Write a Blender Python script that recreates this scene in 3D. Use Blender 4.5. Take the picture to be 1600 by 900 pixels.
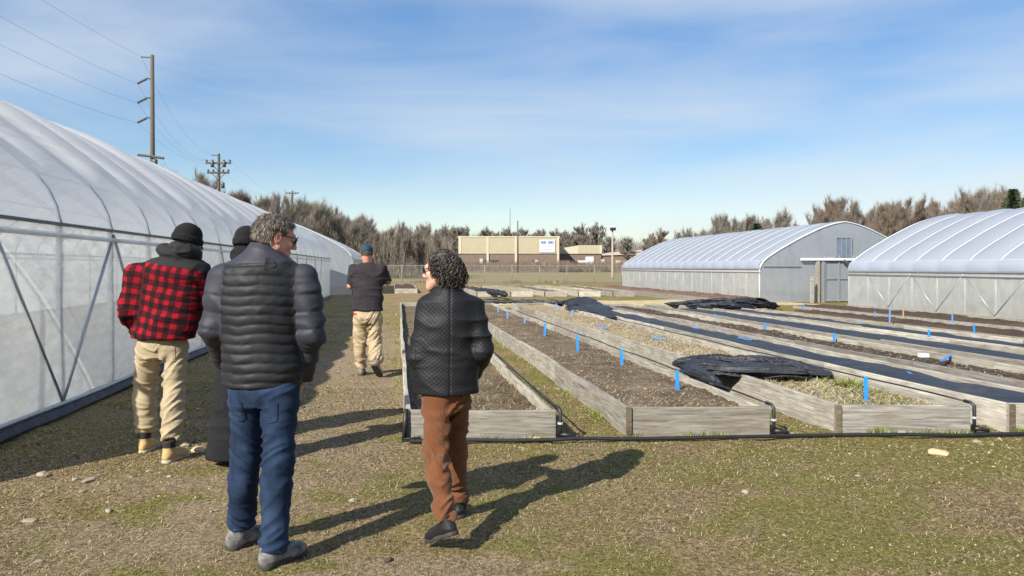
import bpy, bmesh, math, random
import numpy as np
from mathutils import Vector, Matrix, Euler
from mathutils.bvhtree import BVHTree

for o in list(bpy.data.objects):
    bpy.data.objects.remove(o)
scene = bpy.context.scene
COL = scene.collection
R = math.radians
F = 1155.0            # focal length in photo pixels (1600 wide)
EYE = 1.55            # camera height
HY = 418.0            # horizon row in the photo

# ------------------------------------------------------------------ camera
cam = bpy.data.objects.new('camera', bpy.data.cameras.new('camera'))
COL.objects.link(cam)
cam.location = (0, 0, EYE)
cam.rotation_euler = (R(90), 0, 0)
cam.data.sensor_width = 36
cam.data.lens = F / 1600 * 36
cam.data.shift_y = -(450 - HY) / 1600
cam.data.clip_start = 0.1
cam.data.clip_end = 5000
scene.camera = cam

# ------------------------------------------------------------------ light
SUN_AZ, SUN_EL = 38.0, 35.0      # shadows fall 38 deg to the right of the view
world = bpy.data.worlds.new('World')
scene.world = world
world.use_nodes = True
wn, wl = world.node_tree.nodes, world.node_tree.links
wn.clear()
w_out = wn.new('ShaderNodeOutputWorld')
w_bg = wn.new('ShaderNodeBackground')
w_sky = wn.new('ShaderNodeTexSky')
w_sky.sky_type = 'NISHITA'
w_sky.sun_disc = False
w_sky.sun_elevation = R(SUN_EL)
w_sky.sun_rotation = R(180 + SUN_AZ)
w_sky.altitude = 200
w_sky.air_density = 1.0
w_sky.dust_density = 0.2
w_sky.ozone_density = 1.0
w_bg.inputs['Strength'].default_value = 0.062
# thin cirrus haze drawn out along one direction
w_tc = wn.new('ShaderNodeTexCoord')
w_map = wn.new('ShaderNodeMapping')
w_map.inputs['Rotation'].default_value = (0, R(-30), R(28))
w_map.inputs['Scale'].default_value = (1.0, 1.6, 5.5)
w_n = wn.new('ShaderNodeTexNoise')
w_n.inputs['Scale'].default_value = 1.5
w_n.inputs['Detail'].default_value = 5
w_n.inputs['Roughness'].default_value = 0.5
w_n.inputs['Distortion'].default_value = 0.4
w_r = wn.new('ShaderNodeMapRange')
w_r.inputs['From Min'].default_value = 0.36
w_r.inputs['From Max'].default_value = 0.74
w_r.inputs['To Min'].default_value = 0.0
w_r.inputs['To Max'].default_value = 0.85
w_mix = wn.new('ShaderNodeMixRGB')
w_mix.inputs['Color2'].default_value = (7.4, 7.9, 8.4, 1)
wl.new(w_tc.outputs['Generated'], w_map.inputs['Vector'])
wl.new(w_map.outputs['Vector'], w_n.inputs['Vector'])
wl.new(w_n.outputs['Fac'], w_r.inputs['Value'])
wl.new(w_r.outputs['Result'], w_mix.inputs['Fac'])
# compress the sky's range the way a phone camera does: paler zenith, no burnt horizon
w_g = wn.new('ShaderNodeGamma'); w_g.inputs['Gamma'].default_value = 0.6
w_hs = wn.new('ShaderNodeHueSaturation'); w_hs.inputs['Hue'].default_value = 0.512; w_hs.inputs['Saturation'].default_value = 1.8; w_hs.inputs['Value'].default_value = 2.7
wl.new(w_sky.outputs['Color'], w_g.inputs['Color']); wl.new(w_g.outputs['Color'], w_hs.inputs['Color'])
wl.new(w_hs.outputs['Color'], w_mix.inputs['Color1'])
wl.new(w_mix.outputs['Color'], w_bg.inputs['Color'])
wl.new(w_bg.outputs['Background'], w_out.inputs['Surface'])

sun = bpy.data.objects.new('sun', bpy.data.lights.new('sun', 'SUN'))
COL.objects.link(sun)
sun.data.energy = 5.0
sun.data.angle = R(0.55)
sun.data.color = (1.0, 0.94, 0.85)
sdir = Vector((math.sin(R(SUN_AZ)) * math.cos(R(SUN_EL)), math.cos(R(SUN_AZ)) * math.cos(R(SUN_EL)), -math.sin(R(SUN_EL))))
sun.rotation_euler = sdir.to_track_quat('-Z', 'Y').to_euler()
sun.location = (-20, -30, 40)

scene.view_settings.view_transform = 'Standard'
scene.view_settings.look = 'None'
scene.view_settings.gamma = 1
scene.view_settings.exposure = 0.75
scene.render.engine = 'CYCLES'
scene.cycles.use_denoising = True
scene.cycles.max_bounces = 8
scene.cycles.transparent_max_bounces = 24
scene.cycles.caustics_reflective = False
scene.cycles.caustics_refractive = False

# ------------------------------------------------------------------ helpers
TH = R(8.76)                      # the beds and greenhouses run 8.76 deg left of the view
CT, ST = math.cos(TH), math.sin(TH)
def W(u, v, z=0.0):
    return (CT * u - ST * v, ST * u + CT * v, z)
def UV(x, y):
    return (CT * x + ST * y, -ST * x + CT * y)
def P(px, py, Y):
    """the point at depth Y seen at photo pixel px, py"""
    return np.array([(px - 800) / F * Y, Y, EYE - (py - HY) / F * Y])
def ground_at(px, py, z=0.0):
    Y = F * (EYE - z) / (py - HY)
    return ((px - 800) / F * Y, Y, z)

_rng = np.random.RandomState(11)
_LAT = _rng.rand(64, 64, 64)
def vnoise(x, y, z):
    """smooth value noise in 0..1, vectorised"""
    x, y, z = np.broadcast_arrays(np.asarray(x, float), np.asarray(y, float), np.asarray(z, float))
    xi, yi, zi = np.floor(x).astype(int), np.floor(y).astype(int), np.floor(z).astype(int)
    fx, fy, fz = x - xi, y - yi, z - zi
    fx, fy, fz = [f * f * (3 - 2 * f) for f in (fx, fy, fz)]
    def L(a, b, c):
        return _LAT[(xi + a) & 63, (yi + b) & 63, (zi + c) & 63]
    return ((L(0,0,0)*(1-fx)+L(1,0,0)*fx)*(1-fy)+(L(0,1,0)*(1-fx)+L(1,1,0)*fx)*fy)*(1-fz) + \
           ((L(0,0,1)*(1-fx)+L(1,0,1)*fx)*(1-fy)+(L(0,1,1)*(1-fx)+L(1,1,1)*fx)*fy)*fz

def tag(o, label=None, cat=None, group=None, kind=None):
    if label: o['label'] = label
    if cat: o['category'] = cat
    if group: o['group'] = group
    if kind: o['kind'] = kind
    return o
def link(name, data, parent=None, loc=(0, 0, 0), rot=(0, 0, 0)):
    o = bpy.data.objects.new(name, data)
    COL.objects.link(o)
    o.location = loc
    o.rotation_euler = rot
    if parent: o.parent = parent
    return o
def thing(name, label, cat, loc=(0, 0, 0), rz=0.0, group=None):
    return tag(link(name, None, None, loc, (0, 0, rz)), label, cat, group)

def fast_mesh(name, verts, faces, mats=(), smooth=False, mat_idx=None):
    """faces: (n,k) int array"""
    me = bpy.data.meshes.new(name)
    verts = np.asarray(verts, np.float32); faces = np.asarray(faces, np.int32)
    n, k = faces.shape
    me.vertices.add(len(verts)); me.vertices.foreach_set('co', verts.ravel())
    me.loops.add(n * k); me.loops.foreach_set('vertex_index', faces.ravel())
    me.polygons.add(n)
    me.polygons.foreach_set('loop_start', np.arange(0, n * k, k, dtype=np.int32))
    if smooth: me.polygons.foreach_set('use_smooth', np.ones(n, bool))
    for m in (mats if isinstance(mats, (list, tuple)) else [mats]): me.materials.append(m)
    if mat_idx is not None: me.polygons.foreach_set('material_index', np.asarray(mat_idx, np.int32))
    me.update(calc_edges=True)
    return me

class MB:
    """collects boxes, tubes and sheets into one mesh"""
    def __init__(s): s.v = []; s.f = []; s.m = []
    def add(s, vs, fs, m=0):
        n = len(s.v)
        s.v += [tuple(map(float, p)) for p in vs]
        s.f += [tuple(n + i for i in f) for f in fs]
        s.m += [m] * len(fs)
        return s
    def box(s, x0, x1, y0, y1, z0, z1, m=0):
        return s.add([(x0,y0,z0),(x1,y0,z0),(x1,y1,z0),(x0,y1,z0),(x0,y0,z1),(x1,y0,z1),(x1,y1,z1),(x0,y1,z1)],
                     [(0,3,2,1),(4,5,6,7),(0,1,5,4),(1,2,6,5),(2,3,7,6),(3,0,4,7)], m)
    def tube(s, pts, r, n=6, m=0, cap=True):
        pts = [Vector(p) for p in pts]
        rs = r if isinstance(r, (list, tuple)) else [r] * len(pts)
        vs, fs = [], []
        prev = None
        for i, p in enumerate(pts):
            t = (pts[min(i + 1, len(pts) - 1)] - pts[max(i - 1, 0)]).normalized()
            if prev is None:
                a = Vector((0, 0, 1)) if abs(t.z) < 0.9 else Vector((1, 0, 0))
                e = t.cross(a).normalized()
            else:
                e = (prev - t * prev.dot(t)).normalized()
            prev = e
            b = t.cross(e)
            for k in range(n):
                a = 2 * math.pi * k / n
                vs.append(p + (e * math.cos(a) + b * math.sin(a)) * rs[i])
        for i in range(len(pts) - 1):
            for k in range(n):
                a, b = i * n + k, i * n + (k + 1) % n
                fs.append((a, b, b + n, a + n))
        if cap:
            fs.append(tuple(range(n - 1, -1, -1)))
            fs.append(tuple(range((len(pts) - 1) * n, len(pts) * n)))
        return s.add(vs, fs, m)
    def grid(s, P2, m=0):
        """P2: rows of points"""
        nr, nc = len(P2), len(P2[0])
        vs = [p for row in P2 for p in row]
        fs = [(i*nc+j, i*nc+j+1, (i+1)*nc+j+1, (i+1)*nc+j) for i in range(nr-1) for j in range(nc-1)]
        return s.add(vs, fs, m)
    def mesh(s, name, mats, smooth=False):
        me = bpy.data.meshes.new(name)
        me.from_pydata(s.v, [], s.f)
        for m in (mats if isinstance(mats, (list, tuple)) else [mats]): me.materials.append(m)
        me.polygons.foreach_set('material_index', s.m)
        if smooth: me.polygons.foreach_set('use_smooth', [True] * len(s.f))
        me.update()
        return me
    def obj(s, name, mats, parent=None, loc=(0,0,0), rot=(0,0,0), smooth=False):
        return link(name, s.mesh(name, mats, smooth), parent, loc, rot)

# ------------------------------------------------------------------ materials
def nodes(name):
    m = bpy.data.materials.new(name)
    m.use_nodes = True
    nt = m.node_tree
    return m, nt, nt.nodes, nt.links, nt.nodes['Principled BSDF']
def rgba(c): return (c[0], c[1], c[2], 1)
def ramp(n, stops):
    r = n.new('ShaderNodeValToRGB')
    e = r.color_ramp.elements
    e[0].position, e[0].color = stops[0][0], rgba(stops[0][1])
    e[1].position, e[1].color = stops[-1][0], rgba(stops[-1][1])
    for p, c in stops[1:-1]:
        q = e.new(p); q.color = rgba(c)
    return r
def noise(n, l, vec, scale, detail=4, rough=0.6, dist=0.0):
    t = n.new('ShaderNodeTexNoise')
    t.inputs['Scale'].default_value = scale
    t.inputs['Detail'].default_value = detail
    t.inputs['Roughness'].default_value = rough
    t.inputs['Distortion'].default_value = dist
    if vec is not None: l.new(vec, t.inputs['Vector'])
    return t
def mapped(n, l, scale=(1, 1, 1), coord='Object', rot=(0, 0, 0)):
    tc = n.new('ShaderNodeTexCoord')
    mp = n.new('ShaderNodeMapping')
    mp.inputs['Scale'].default_value = scale
    mp.inputs['Rotation'].default_value = rot
    l.new(tc.outputs[coord], mp.inputs['Vector'])
    return mp.outputs['Vector']
def bump(n, l, height, bsdf, strength=0.4, dist=0.01):
    b = n.new('ShaderNodeBump')
    b.inputs['Strength'].default_value = strength
    b.inputs['Distance'].default_value = dist
    l.new(height, b.inputs['Height'])
    l.new(b.outputs['Normal'], bsdf.inputs['Normal'])
    return b
def simple(name, c1, c2=None, rough=0.7, scale=8.0, stretch=(1, 1, 1), metal=0.0, bmp=0.0, spec=0.5, detail=5, bdist=0.01):
    """two-tone noise material"""
    m, nt, n, l, b = nodes(name)
    c2 = c2 or tuple(x * 0.75 for x in c1)
    v = mapped(n, l, stretch)
    t = noise(n, l, v, scale, detail)
    r = ramp(n, [(0.3, c2), (0.7, c1)])
    l.new(t.outputs['Fac'], r.inputs['Fac'])
    l.new(r.outputs['Color'], b.inputs['Base Color'])
    b.inputs['Roughness'].default_value = rough
    b.inputs['Metallic'].default_value = metal
    b.inputs['Specular IOR Level'].default_value = spec
    if bmp: bump(n, l, t.outputs['Fac'], b, bmp, bdist)
    return m
def mixc(n, l, a, b, fac, mode='MIX'):
    x = n.new('ShaderNodeMixRGB'); x.blend_type = mode
    for sock, val in (('Color1', a), ('Color2', b)):
        if isinstance(val, tuple): x.inputs[sock].default_value = rgba(val)
        else: l.new(val, x.inputs[sock])
    if isinstance(fac, (int, float)): x.inputs['Fac'].default_value = fac
    else: l.new(fac, x.inputs['Fac'])
    return x.outputs['Color']
def maprange(n, l, val, a, b, c=0.0, d=1.0):
    x = n.new('ShaderNodeMapRange')
    for k, q in (('From Min', a), ('From Max', b), ('To Min', c), ('To Max', d)): x.inputs[k].default_value = q
    l.new(val, x.inputs['Value'])
    return x.outputs['Result']

def make_ground_mat():
    m, nt, n, l, b = nodes('turf')
    v = mapped(n, l)
    big = noise(n, l, v, 0.75, 5, 0.65)
    mid = noise(n, l, v, 2.3, 6, 0.7, 0.3)
    fine = noise(n, l, v, 34, 6, 0.72)
    fine2 = noise(n, l, mapped(n, l, (1, 0.6, 1), rot=(0, 0, 0.6)), 110, 4, 0.8)
    sep = n.new('ShaderNodeSeparateXYZ'); l.new(v, sep.inputs[0])
    # dry thatch <-> olive green
    straw = ramp(n, [(0.36, (0.030, 0.021, 0.011)), (0.46, (0.155, 0.110, 0.052)), (0.55, (0.34, 0.255, 0.125)), (0.66, (0.60, 0.49, 0.30))])
    green = ramp(n, [(0.36, (0.028, 0.027, 0.007)), (0.5, (0.165, 0.145, 0.038)), (0.66, (0.44, 0.38, 0.15))])
    soil = ramp(n, [(0.36, (0.06, 0.043, 0.027)), (0.5, (0.27, 0.20, 0.125)), (0.66, (0.58, 0.47, 0.32))])
    ff = n.new('ShaderNodeMath'); ff.operation = 'MULTIPLY_ADD'
    l.new(fine2.outputs['Fac'], ff.inputs[0]); ff.inputs[1].default_value = 0.5
    h2 = n.new('ShaderNodeMath'); h2.operation = 'MULTIPLY'; l.new(fine.outputs['Fac'], h2.inputs[0]); h2.inputs[1].default_value = 0.5
    l.new(h2.outputs[0], ff.inputs[2])
    for r in (straw, green, soil): l.new(ff.outputs[0], r.inputs['Fac'])
    # greener to the right and further away, trodden on the left
    gx = maprange(n, l, sep.outputs['X'], -2.5, 3.0, -0.06, 0.065)
    gs = n.new('ShaderNodeMath'); gs.operation = 'ADD'; l.new(gx, gs.inputs[0]); l.new(big.outputs['Fac'], gs.inputs[1])
    gs2 = n.new('ShaderNodeMath'); gs2.operation = 'MULTIPLY_ADD'; l.new(mid.outputs['Fac'], gs2.inputs[0]); gs2.inputs[1].default_value = 0.7; l.new(gs.outputs[0], gs2.inputs[2])
    gm = maprange(n, l, gs2.outputs[0], 0.80, 0.94)
    c = mixc(n, l, straw.outputs['Color'], green.outputs['Color'], gm)
    sm = maprange(n, l, gs2.outputs[0], 0.76, 0.62)
    # worn bare patches where people walk
    for cx, cy, rx, ry in ((-2.15, 4.15, 1.15, 0.45), (-0.5, 3.75, 0.7, 0.25), (-2.9, 5.3, 0.9, 0.3), (-1.75, 8.0, 0.75, 4.5), (-2.6, 13.0, 0.8, 5.0)):
        mp = n.new('ShaderNodeMapping'); mp.vector_type = 'TEXTURE'
        mp.inputs['Location'].default_value = (cx, cy, 0); mp.inputs['Scale'].default_value = (rx, ry, 1)
        l.new(v, mp.inputs['Vector'])
        ln = n.new('ShaderNodeVectorMath'); ln.operation = 'LENGTH'; l.new(mp.outputs['Vector'], ln.inputs[0])
        ad = n.new('ShaderNodeMath'); ad.operation = 'ADD'; l.new(ln.outputs['Value'], ad.inputs[0]); l.new(maprange(n, l, mid.outputs['Fac'], 0.3, 0.7, -0.7, 0.7), ad.inputs[1])
        mm = n.new('ShaderNodeMath'); mm.operation = 'MAXIMUM'; l.new(sm, mm.inputs[0]); l.new(maprange(n, l, ad.outputs[0], 1.15, 0.55), mm.inputs[1])
        sm = mm.outputs[0]
    c = mixc(n, l, c, soil.outputs['Color'], sm)
    l.new(c, b.inputs['Base Color'])
    b.inputs['Roughness'].default_value = 0.95
    b.inputs['Specular IOR Level'].default_value = 0.15
    bump(n, l, ff.outputs[0], b, 1.0, 0.03)
    return m
M_TURF = make_ground_mat()

def make_blade_mat(name, stops, rough=0.7):
    m, nt, n, l, b = nodes(name)
    g = n.new('ShaderNodeNewGeometry')
    r = ramp(n, stops)
    v = mapped(n, l)
    big = noise(n, l, v, 0.75, 5, 0.65)
    mid = noise(n, l, v, 2.3, 6, 0.7, 0.3)
    ad = n.new('ShaderNodeMath'); ad.operation = 'ADD'
    l.new(maprange(n, l, big.outputs['Fac'], 0.3, 0.7, -0.34, 0.34), ad.inputs[0])
    l.new(g.outputs['Random Per Island'], ad.inputs[1])
    ad2 = n.new('ShaderNodeMath'); ad2.operation = 'ADD'
    l.new(maprange(n, l, mid.outputs['Fac'], 0.3, 0.7, -0.2, 0.2), ad2.inputs[0]); l.new(ad.outputs[0], ad2.inputs[1])
    l.new(ad2.outputs[0], r.inputs['Fac'])
    l.new(r.outputs['Color'], b.inputs['Base Color'])
    b.inputs['Roughness'].default_value = rough
    b.inputs['Specular IOR Level'].default_value = 0.25
    return m
M_BLADE = make_blade_mat('dry_grass', [(0.0, (0.055, 0.036, 0.020)), (0.22, (0.20, 0.142, 0.072)), (0.42, (0.46, 0.37, 0.215)), (0.58, (0.26, 0.20, 0.09)), (0.80, (0.18, 0.165, 0.042)), (1.0, (0.105, 0.125, 0.026))])
M_STRAW = make_blade_mat('straw', [(0.0, (0.17, 0.12, 0.07)), (0.4, (0.42, 0.34, 0.21)), (0.75, (0.60, 0.52, 0.36)), (1.0, (0.38, 0.31, 0.19))])
M_CRUMB = make_blade_mat('soil_crumb', [(0.0, (0.03, 0.021, 0.013)), (0.4, (0.10, 0.072, 0.042)), (0.7, (0.22, 0.165, 0.10)), (1.0, (0.44, 0.36, 0.24))])
M_GREEN = make_blade_mat('green_weed', [(0.0, (0.12, 0.15, 0.035)), (0.5, (0.17, 0.22, 0.05)), (1.0, (0.28, 0.27, 0.09))])
M_DRYWEED = make_blade_mat('dry_weed', [(0.0, (0.10, 0.08, 0.055)), (0.5, (0.21, 0.165, 0.11)), (1.0, (0.33, 0.27, 0.18))])

def make_wood(name, dark, mid, light, stain=0.5):
    m, nt, n, l, b = nodes(name)
    v = mapped(n, l, (0.55, 9, 9))
    grain = noise(n, l, v, 5, 8, 0.65, 0.6)
    v2 = mapped(n, l, (1.6, 4.0, 4.0))
    blotch = noise(n, l, v2, 1.6, 5, 0.6)
    oi = n.new('ShaderNodeObjectInfo')
    addr = n.new('ShaderNodeVectorMath'); addr.operation = 'ADD'
    sc = n.new('ShaderNodeVectorMath'); sc.operation = 'SCALE'; sc.inputs['Scale'].default_value = 37.0
    cmb = n.new('ShaderNodeCombineXYZ')
    for i in range(3): l.new(oi.outputs['Random'], cmb.inputs[i])
    l.new(cmb.outputs[0], sc.inputs[0])
    l.new(v, addr.inputs[0]); l.new(sc.outputs[0], addr.inputs[1]); l.new(addr.outputs[0], grain.inputs['Vector'])
    add2 = n.new('ShaderNodeVectorMath'); add2.operation = 'ADD'
    l.new(v2, add2.inputs[0]); l.new(sc.outputs[0], add2.inputs[1]); l.new(add2.outputs[0], blotch.inputs['Vector'])
    r = ramp(n, [(0.25, dark), (0.48, mid), (0.75, light)])
    l.new(grain.outputs['Fac'], r.inputs['Fac'])
    tone = maprange(n, l, oi.outputs['Random'], 0, 1, 0.64, 1.14)
    hv = n.new('ShaderNodeHueSaturation'); l.new(r.outputs['Color'], hv.inputs['Color']); l.new(tone, hv.inputs['Value'])
    c = mixc(n, l, hv.outputs['Color'], (0.16, 0.125, 0.08), maprange(n, l, blotch.outputs['Fac'], 0.46, 0.72, 0, stain))
    l.new(c, b.inputs['Base Color'])
    b.inputs['Roughness'].default_value = 0.85
    b.inputs['Specular IOR Level'].default_value = 0.2
    bump(n, l, grain.outputs['Fac'], b, 0.6, 0.008)
    return m
M_WOOD = make_wood('weathered_board', (0.095, 0.086, 0.071), (0.30, 0.278, 0.235), (0.50, 0.47, 0.41))
M_WOODP = make_wood('bleached_board', (0.15, 0.138, 0.112), (0.385, 0.36, 0.30), (0.58, 0.55, 0.475), 0.6)
M_WOODG = make_wood('grey_board', (0.07, 0.066, 0.06), (0.24, 0.225, 0.20), (0.44, 0.42, 0.385), 0.7)
M_POLE = make_wood('pole_wood', (0.045, 0.038, 0.03), (0.095, 0.08, 0.063), (0.15, 0.13, 0.105), 0.3)

def make_soil(name, dark, mid, light):
    m, nt, n, l, b = nodes(name)
    v = mapped(n, l)
    t = noise(n, l, v, 26, 8, 0.75)
    t2 = noise(n, l, v, 2.2, 5, 0.6)
    mx = n.new('ShaderNodeMath'); mx.operation = 'MULTIPLY_ADD'
    l.new(t2.outputs['Fac'], mx.inputs[0]); mx.inputs[1].default_value = 0.45
    hf = n.new('ShaderNodeMath'); hf.operation = 'MULTIPLY'; hf.inputs[1].default_value = 0.55; l.new(t.outputs['Fac'], hf.inputs[0]); l.new(hf.outputs[0], mx.inputs[2])
    r = ramp(n, [(0.32, dark), (0.5, mid), (0.66, light)])
    l.new(mx.outputs[0], r.inputs['Fac'])
    l.new(r.outputs['Color'], b.inputs['Base Color'])
    b.inputs['Roughness'].default_value = 0.95
    b.inputs['Specular IOR Level'].default_value = 0.1
    bump(n, l, t.outputs['Fac'], b, 1.0, 0.04)
    return m
M_SOIL = make_soil('bed_soil', (0.045, 0.032, 0.021), (0.16, 0.12, 0.078), (0.33, 0.26, 0.175))
M_SOILD = make_soil('dark_soil', (0.035, 0.026, 0.02), (0.085, 0.062, 0.047), (0.15, 0.115, 0.085))
M_SOILS = make_soil('straw_mulch', (0.15, 0.11, 0.065), (0.34, 0.27, 0.165), (0.56, 0.47, 0.31))
M_SOILR = make_soil('bark_mulch', (0.065, 0.04, 0.03), (0.16, 0.10, 0.075), (0.26, 0.18, 0.14))
M_PATH = make_soil('straw_path', (0.28, 0.21, 0.115), (0.50, 0.40, 0.23), (0.66, 0.56, 0.36))
M_FIELD = make_soil('hay_field', (0.15, 0.13, 0.062), (0.22, 0.185, 0.092), (0.30, 0.25, 0.135))

def make_film(name, transp, transl, color=(0.80, 0.82, 0.84), rough=0.32, wr=(0.5, 3.0, 3.0), bst=0.35, bscale=2.0, bd=0.03, streak=0.0):
    """greenhouse plastic: diffuse + translucent + clear share, with a soft sheen"""
    m, nt, n, l, b = nodes(name)
    v = mapped(n, l, wr, rot=(0.35, 0, 0))
    t = noise(n, l, v, bscale, 6, 0.6, 0.5)
    b.inputs['Base Color'].default_value = rgba(color)
    b.inputs['Roughness'].default_value = rough
    b.inputs['Specular IOR Level'].default_value = 0.5
    bp = bump(n, l, t.outputs['Fac'], b, bst, bd)
    tl = n.new('ShaderNodeBsdfTranslucent'); tl.inputs['Color'].default_value = rgba(color)
    l.new(bp.outputs['Normal'], tl.inputs['Normal'])
    tp = n.new('ShaderNodeBsdfTransparent'); tp.inputs['Color'].default_value = (0.95, 0.96, 0.97, 1)
    m1 = n.new('ShaderNodeMixShader'); m1.inputs['Fac'].default_value = transl
    l.new(b.outputs['BSDF'], m1.inputs[1]); l.new(tl.outputs['BSDF'], m1.inputs[2])
    m2 = n.new('ShaderNodeMixShader')
    if streak:
        t2 = noise(n, l, v, bscale * 1.7, 4, 0.6)
        l.new(maprange(n, l, t2.outputs['Fac'], 0.35, 0.65, transp + streak, transp - streak), m2.inputs['Fac'])
    else:
        m2.inputs['Fac'].default_value = transp
    l.new(m1.outputs[0], m2.inputs[1]); l.new(tp.outputs[0], m2.inputs[2])
    out = [x for x in n if x.type == 'OUTPUT_MATERIAL'][0]
    l.new(m2.outputs[0], out.inputs['Surface'])
    return m
M_ROOF = make_film('roof_film', 0.09, 0.5, color=(0.95, 0.96, 0.97), rough=0.28, wr=(1, 0.5, 1), bst=0.12, bd=0.02)
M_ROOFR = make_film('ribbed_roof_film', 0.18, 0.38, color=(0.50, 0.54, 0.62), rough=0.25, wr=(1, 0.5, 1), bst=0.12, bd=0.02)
M_OVER = make_film('film_tail', 0.15, 0.35, color=(0.64, 0.67, 0.72), rough=0.3)
M_SIDE = make_film('side_film', 0.17, 0.5, color=(0.86, 0.88, 0.88), rough=0.22, wr=(0.9, 1.0, 3.0), bst=0.5, bd=0.05, streak=0.10)
M_SIDER = make_film('side_film_milky', 0.32, 0.35, color=(0.60, 0.61, 0.58), rough=0.4, wr=(2.5, 1.2, 0.6), bst=0.4, bd=0.03, streak=0.08)
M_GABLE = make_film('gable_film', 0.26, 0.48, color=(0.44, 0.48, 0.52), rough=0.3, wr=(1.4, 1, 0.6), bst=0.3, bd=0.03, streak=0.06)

M_STEEL = simple('galvanised_steel', (0.50, 0.52, 0.54), (0.36, 0.38, 0.40), 0.42, 14, metal=0.6)
M_STEELW = simple('bright_steel', (0.74, 0.76, 0.78), (0.62, 0.64, 0.66), 0.4, 14, metal=0.2)
M_FENCE = simple('dull_fence_steel', (0.30, 0.30, 0.29), (0.22, 0.22, 0.21), 0.6, 14, metal=0.3)
M_RAIL = simple('dark_rail', (0.10, 0.105, 0.11), (0.055, 0.06, 0.06), 0.5, 10)
M_BLACK = simple('black_poly', (0.018, 0.019, 0.021), (0.010, 0.010, 0.012), 0.45, 20)
M_CLAMP = simple('clamp_metal', (0.75, 0.76, 0.78), (0.6, 0.6, 0.62), 0.35, 30, metal=0.5)
M_BLUE = simple('blue_plastic', (0.02, 0.27, 0.80), (0.015, 0.20, 0.66), 0.45, 20)
M_BLUEP = simple('faded_blue_plastic', (0.12, 0.28, 0.70), (0.10, 0.22, 0.55), 0.5, 20)
M_TAN = simple('tan_stake_wood', (0.42, 0.30, 0.18), (0.30, 0.20, 0.12), 0.8, 20)

def make_fabric_black():
    m, nt, n, l, b = nodes('weed_fabric')
    v = mapped(n, l)
    t = noise(n, l, v, 5, 6, 0.6, 0.4)
    t2 = noise(n, l, v, 1.1, 4, 0.6)
    r = ramp(n, [(0.3, (0.010, 0.011, 0.014)), (0.62, (0.022, 0.025, 0.032)), (0.8, (0.075, 0.068, 0.058))])
    l.new(t2.outputs['Fac'], r.inputs['Fac'])
    l.new(r.outputs['Color'], b.inputs['Base Color'])
    b.inputs['Roughness'].default_value = 0.52
    bump(n, l, t.outputs['Fac'], b, 0.9, 0.05)
    return m
M_FABRIC = make_fabric_black()
M_STONE = simple('pale_stone', (0.34, 0.29, 0.22), (0.22, 0.18, 0.13), 0.85, 12, bmp=0.5)
M_STONEO = simple('tan_stone', (0.62, 0.47, 0.28), (0.44, 0.32, 0.18), 0.85, 9, bmp=0.5)
M_BARK = simple('bark', (0.155, 0.135, 0.115), (0.10, 0.087, 0.074), 0.9, 3, stretch=(3, 3, 0.6))
M_TWIG = simple('twig', (0.215, 0.182, 0.142), (0.14, 0.117, 0.09), 0.9, 0.25)
M_TWIGR = simple('reddish_twig', (0.215, 0.163, 0.122), (0.145, 0.11, 0.083), 0.9, 0.25)
M_TWIGG = simple('grey_twig', (0.24, 0.215, 0.185), (0.16, 0.145, 0.125), 0.9, 0.25)
M_FIR = simple('evergreen_needles', (0.05, 0.075, 0.035), (0.03, 0.05, 0.022), 0.8, 0.6)

# ------------------------------------------------------------------ ground
def make_ground():
    def axis(lo, hi, a, b, step, grow):
        m = list(np.arange(a, b + 1e-6, step))
        x, s = b, step
        while x < hi: s *= grow; x += s; m.append(min(x, hi))
        x, s = a, step
        left = []
        while x > lo: s *= grow; x -= s; left.append(max(x, lo))
        return np.array(left[::-1] + m)
    xs = axis(-2500, 2500, -5.2, 6.5, 0.055, 1.22)
    ys = axis(-2500, 4000, 2.4, 10.0, 0.055, 1.2)
    X, Y = np.meshgrid(xs, ys, indexing='ij')
    Z = (vnoise(X * 1.3, Y * 1.3, 3.1) - 0.5) * 0.03 + (vnoise(X * 5, Y * 5, 7.7) - 0.5) * 0.022 + (vnoise(X * 13, Y * 13, 1.7) - 0.5) * 0.014
    near = np.clip(1 - (np.hypot(X, Y - 6) - 12) / 20, 0, 1)
    Z = Z * near
    nx, ny = X.shape
    idx = np.arange(nx * ny).reshape(nx, ny)
    faces = np.stack([idx[:-1, :-1], idx[1:, :-1], idx[1:, 1:], idx[:-1, 1:]], -1).reshape(-1, 4)
    me = fast_mesh('ground', np.stack([X, Y, Z], -1).reshape(-1, 3), faces, M_TURF, True)
    tag(link('ground', me), kind='structure')
make_ground()
def ground_z(x, y):
    z = (vnoise(x * 1.3, y * 1.3, 3.1) - 0.5) * 0.03 + (vnoise(x * 5, y * 5, 7.7) - 0.5) * 0.022 + (vnoise(x * 13, y * 13, 1.7) - 0.5) * 0.014
    return z * np.clip(1 - (np.hypot(x, y - 6) - 12) / 20, 0, 1)

def sheet(name, pts_rows, mat, z, label=None):
    mb = MB().grid([[(x, y, z) for x, y in row] for row in pts_rows])
    return tag(mb.obj(name, mat), kind='structure')
def band(u0, u1, v0, v1, wob, nu=40, nv=8, seed=1):
    rows = []
    for j in range(nv + 1):
        row = []
        for i in range(nu + 1):
            u = u0 + (u1 - u0) * i / nu; v = v0 + (v1 - v0) * j / nv
            e = (float(vnoise(u * 0.7, v * 0.3, seed)) - 0.5) * wob
            if j in (0, nv): v += e
            if i in (0, nu): u += e
            x, y, _ = W(u, v)
            row.append((x, y))
        rows.append(row)
    return rows
# hay field beyond the fence
sheet('hay_field', [[(-70 + 260 * i / 30, 77 + 170 * j / 12 + (0.6 * math.sin(i * 1.7) if j in (0,) else 0)) for i in range(31)] for j in range(13)], M_FIELD, 0.012)
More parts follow.
